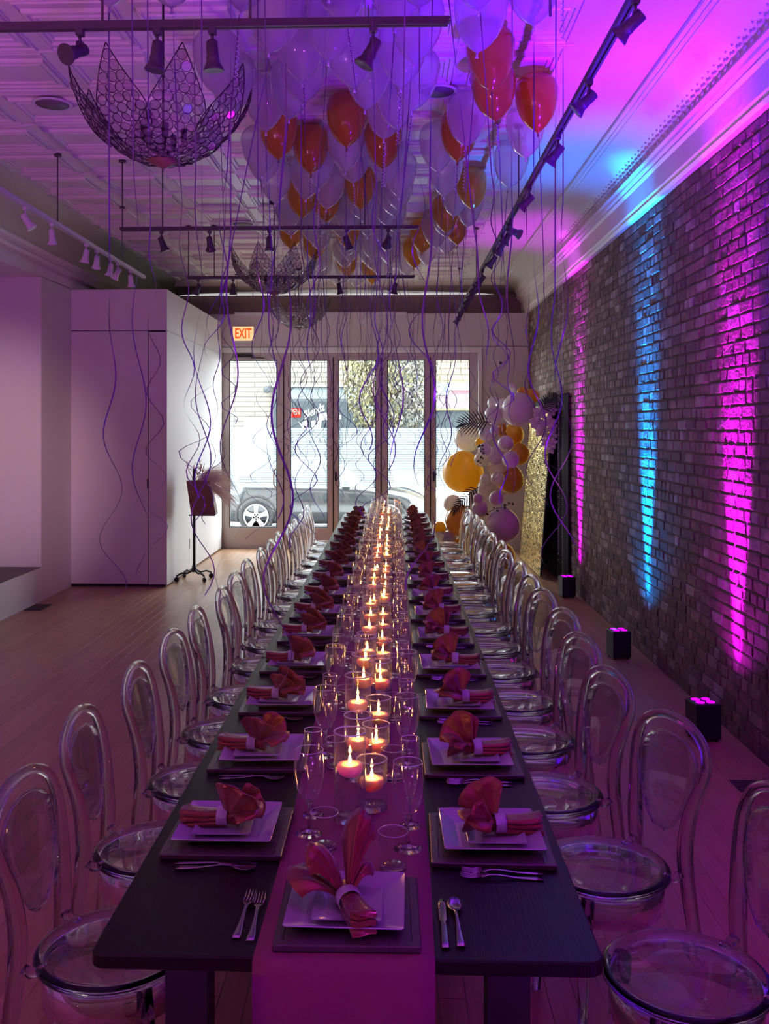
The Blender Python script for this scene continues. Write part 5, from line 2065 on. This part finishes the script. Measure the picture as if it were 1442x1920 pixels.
    mb = MB(); mb.ball((-0.92, -0.06, 1.0), 0.085, 12, 8, 0.7); mb.build('side_mirror', M['car'], t)
    return t


car()

YF = 31.0


def fx(px): return at(px, YF, 0).x


def fz(py): return at(700, YF, py=py).z


bl = tag(empty('street_barber_shop', (0, YF, 0)), 'pale stone barber shop building across the street', 'building')
MB().box(fx(300), fx(628), 0, 2.0, GZ, 9.0).build('stone_wall', M['limestone'], bl)
sw_ = MB().box(fx(512), fx(720), -0.12, -0.002, GZ, fz(722)).build('shop_window', M['shopframe'], bl)
MB().box(fx(516), fx(716), -0.14, -0.1205, fz(748), fz(727)).build('pane', M['shoppale'], sw_)
MB().box(fx(516), fx(640), -0.14, -0.1205, fz(880), fz(753)).build('pane', M['shopdark'], sw_)
MB().box(fx(642), fx(716), -0.14, -0.1205, fz(880), fz(753)).build('pane', M['shopdark'], sw_)
MB().box(fx(512), fx(720), -0.3, -0.145, fz(726), fz(722)).build('awning_bar', M['signwhite'], sw_)
MB().box(fx(458), fx(506), -0.03, -0.001, fz(840), fz(788)).build('white_notice', M['signwhite'], bl)
mb = MB(); mb.ball((fx(503), -0.3, fz(731)), 0.12, 12, 8); mb.tube([(fx(503), -0.3, fz(731)), (fx(512), -0.05, fz(722))], 0.04, 6)
mb.build('wall_lamp', M['shopframe'], bl)
op = MB().bbox(fx(539), fx(565), -0.19, -0.15, fz(783), fz(765), 0.01).build('open_sign', M['neonred'], bl)
text('OPEN', 0.26, M['neonwhite'], op, (fx(551), -0.2, fz(773)), sx=0.66, w=0.004)
tx = text('Blendz', 0.35, M['signwhite'], bl, (fx(588), -0.17, fz(772)), rot=(R(90), R(-24), 0), shear=0.45, sx=0.78, w=0.006)
for (pts,) in (([(567, 792), (576, 788), (578, 800), (572, 803)],), ([(584, 790), (592, 788), (595, 803), (586, 803)],), ([(595, 784), (600, 776), (622, 772), (640, 779), (640, 786), (604, 788), (602, 803), (596, 803)],), ([(560, 790), (566, 795), (580, 803), (568, 803)],)):
    mb = MB()
    k = len(pts)
    mb.v += [(fx(a), -0.165, fz(b)) for a, b in pts] + [(fx(a), -0.150, fz(b)) for a, b in pts]
    mb.face([k - 1 - i for i in range(k)]); mb.face([k + i for i in range(k)])
    for i in range(k): mb.face([i, (i + 1) % k, k + (i + 1) % k, k + i])
    mb.build('window_decal', M['signwhite'], bl)
MB().box(fx(684), fx(704), -0.18, -0.145, fz(790), fz(762)).build('blue_poster', M['signblue'], bl)

bl2 = tag(empty('street_exchange_shop', (0, YF, 0)), 'yellow brick currency exchange building across the street', 'building')
MB().box(fx(628) + 0.02, fx(1100), 0, 2.0, GZ, 9.0).build('brick_wall', M['yellowbrick'], bl2)
MB().box(fx(722), fx(960), -0.2, -0.002, fz(768), fz(716)).build('sign_board', M['signtaupe'], bl2)
sg = MB().box(fx(722), fx(960), -0.24, -0.201, fz(732), fz(717)).build('white_sign', M['signwhite'], bl2)
MB().box(fx(800), fx(840), -0.27, -0.241, fz(741), fz(718)).build('blue_sign', M['signblue'], bl2)
MB().box(fx(722), fx(960), -0.28, -0.241, fz(717.5), fz(715)).build('yellow_strip', M['signyellow'], bl2)
MB().box(fx(722), fx(960), -0.28, -0.201, fz(769.5), fz(766.5)).build('yellow_strip', M['signyellow'], bl2)
MB().box(fx(722), fx(960), -0.1, -0.002, fz(880), fz(770)).build('shop_glass', M['shopdark'], bl2)
text('WEST', 0.22, M['signtaupe'], bl2, (fx(849), -0.255, fz(724)), ext=0.003, sx=0.9)
text('EXCHANGE', 0.17, M['signred'], bl2, (fx(847), -0.215, fz(735.5)), align='LEFT', ext=0.003, sx=0.75, w=0.003)
text('CURRENCY EX', 0.17, M['signwhite'], bl2, (fx(842), -0.215, fz(750)), align='LEFT', ext=0.003, sx=0.75, w=0.003)
text('TAX', 0.18, M['signwhite'], bl2, (fx(878), -0.215, fz(757)), ext=0.003, sx=0.8)
text('2335', 0.16, M['signwhite'], bl2, (fx(826), -0.215, fz(763)), ext=0.003)
MB().box(fx(740), fx(780), -0.16, -0.101, fz(790), fz(777)).build('shop_poster', M['signblue'], bl2)


def tree():
    t = tag(empty('street_tree', at(727, 22.5, GZ)), 'leafy kerbside tree with pale autumn leaves outside the window', 'tree')
    MB().tube([(0, 0, 0), (0.03, 0, 1.2), (-0.02, 0, 2.3), (0.05, 0, 3.6), (0.0, 0, 4.6)], [0.15, 0.12, 0.10, 0.07, 0.03], 10).build('trunk', M['bark'], t)
    r = random.Random(17)
    for k in range(9):
        a = 2 * PI * k / 9
        z = r.uniform(1.8, 3.4)
        MB().tube([(0, 0, z), (0.5 * math.cos(a), 0.5 * math.sin(a), z + 0.5), (0.95 * math.cos(a), 0.9 * math.sin(a), z + 0.8)], [0.05, 0.03, 0.012], 6).build('branch', M['bark'], t)
    for key, sgn in (('leafy', -1), ('leafg', 1)):
        mb = MB()
        for k in range(5200):
            while True:
                p = Vector((r.uniform(-1, 1), r.uniform(-1, 1), r.uniform(-1, 1)))
                if p.length < 1: break
            if p.x * sgn < -0.15 and r.random() < 0.85: continue
            c = Vector((p.x * 1.15 + 0.08, p.y * 1.15, 3.3 + p.z * 1.75))
            q = Euler((r.uniform(0, 6), r.uniform(0, 6), r.uniform(0, 6))).to_matrix()
            b = len(mb.v)
            s = r.uniform(0.045, 0.08)
            for v in ((-s, 0, 0), (0, -s * 0.5, 0.008), (s, 0, 0), (0, s * 0.5, 0.008)): mb.v.append(tuple(c + q @ Vector(v)))
            mb.face([b, b + 1, b + 2, b + 3])
        tag(mb.build('foliage', M[key], t), kind='stuff')


tree()
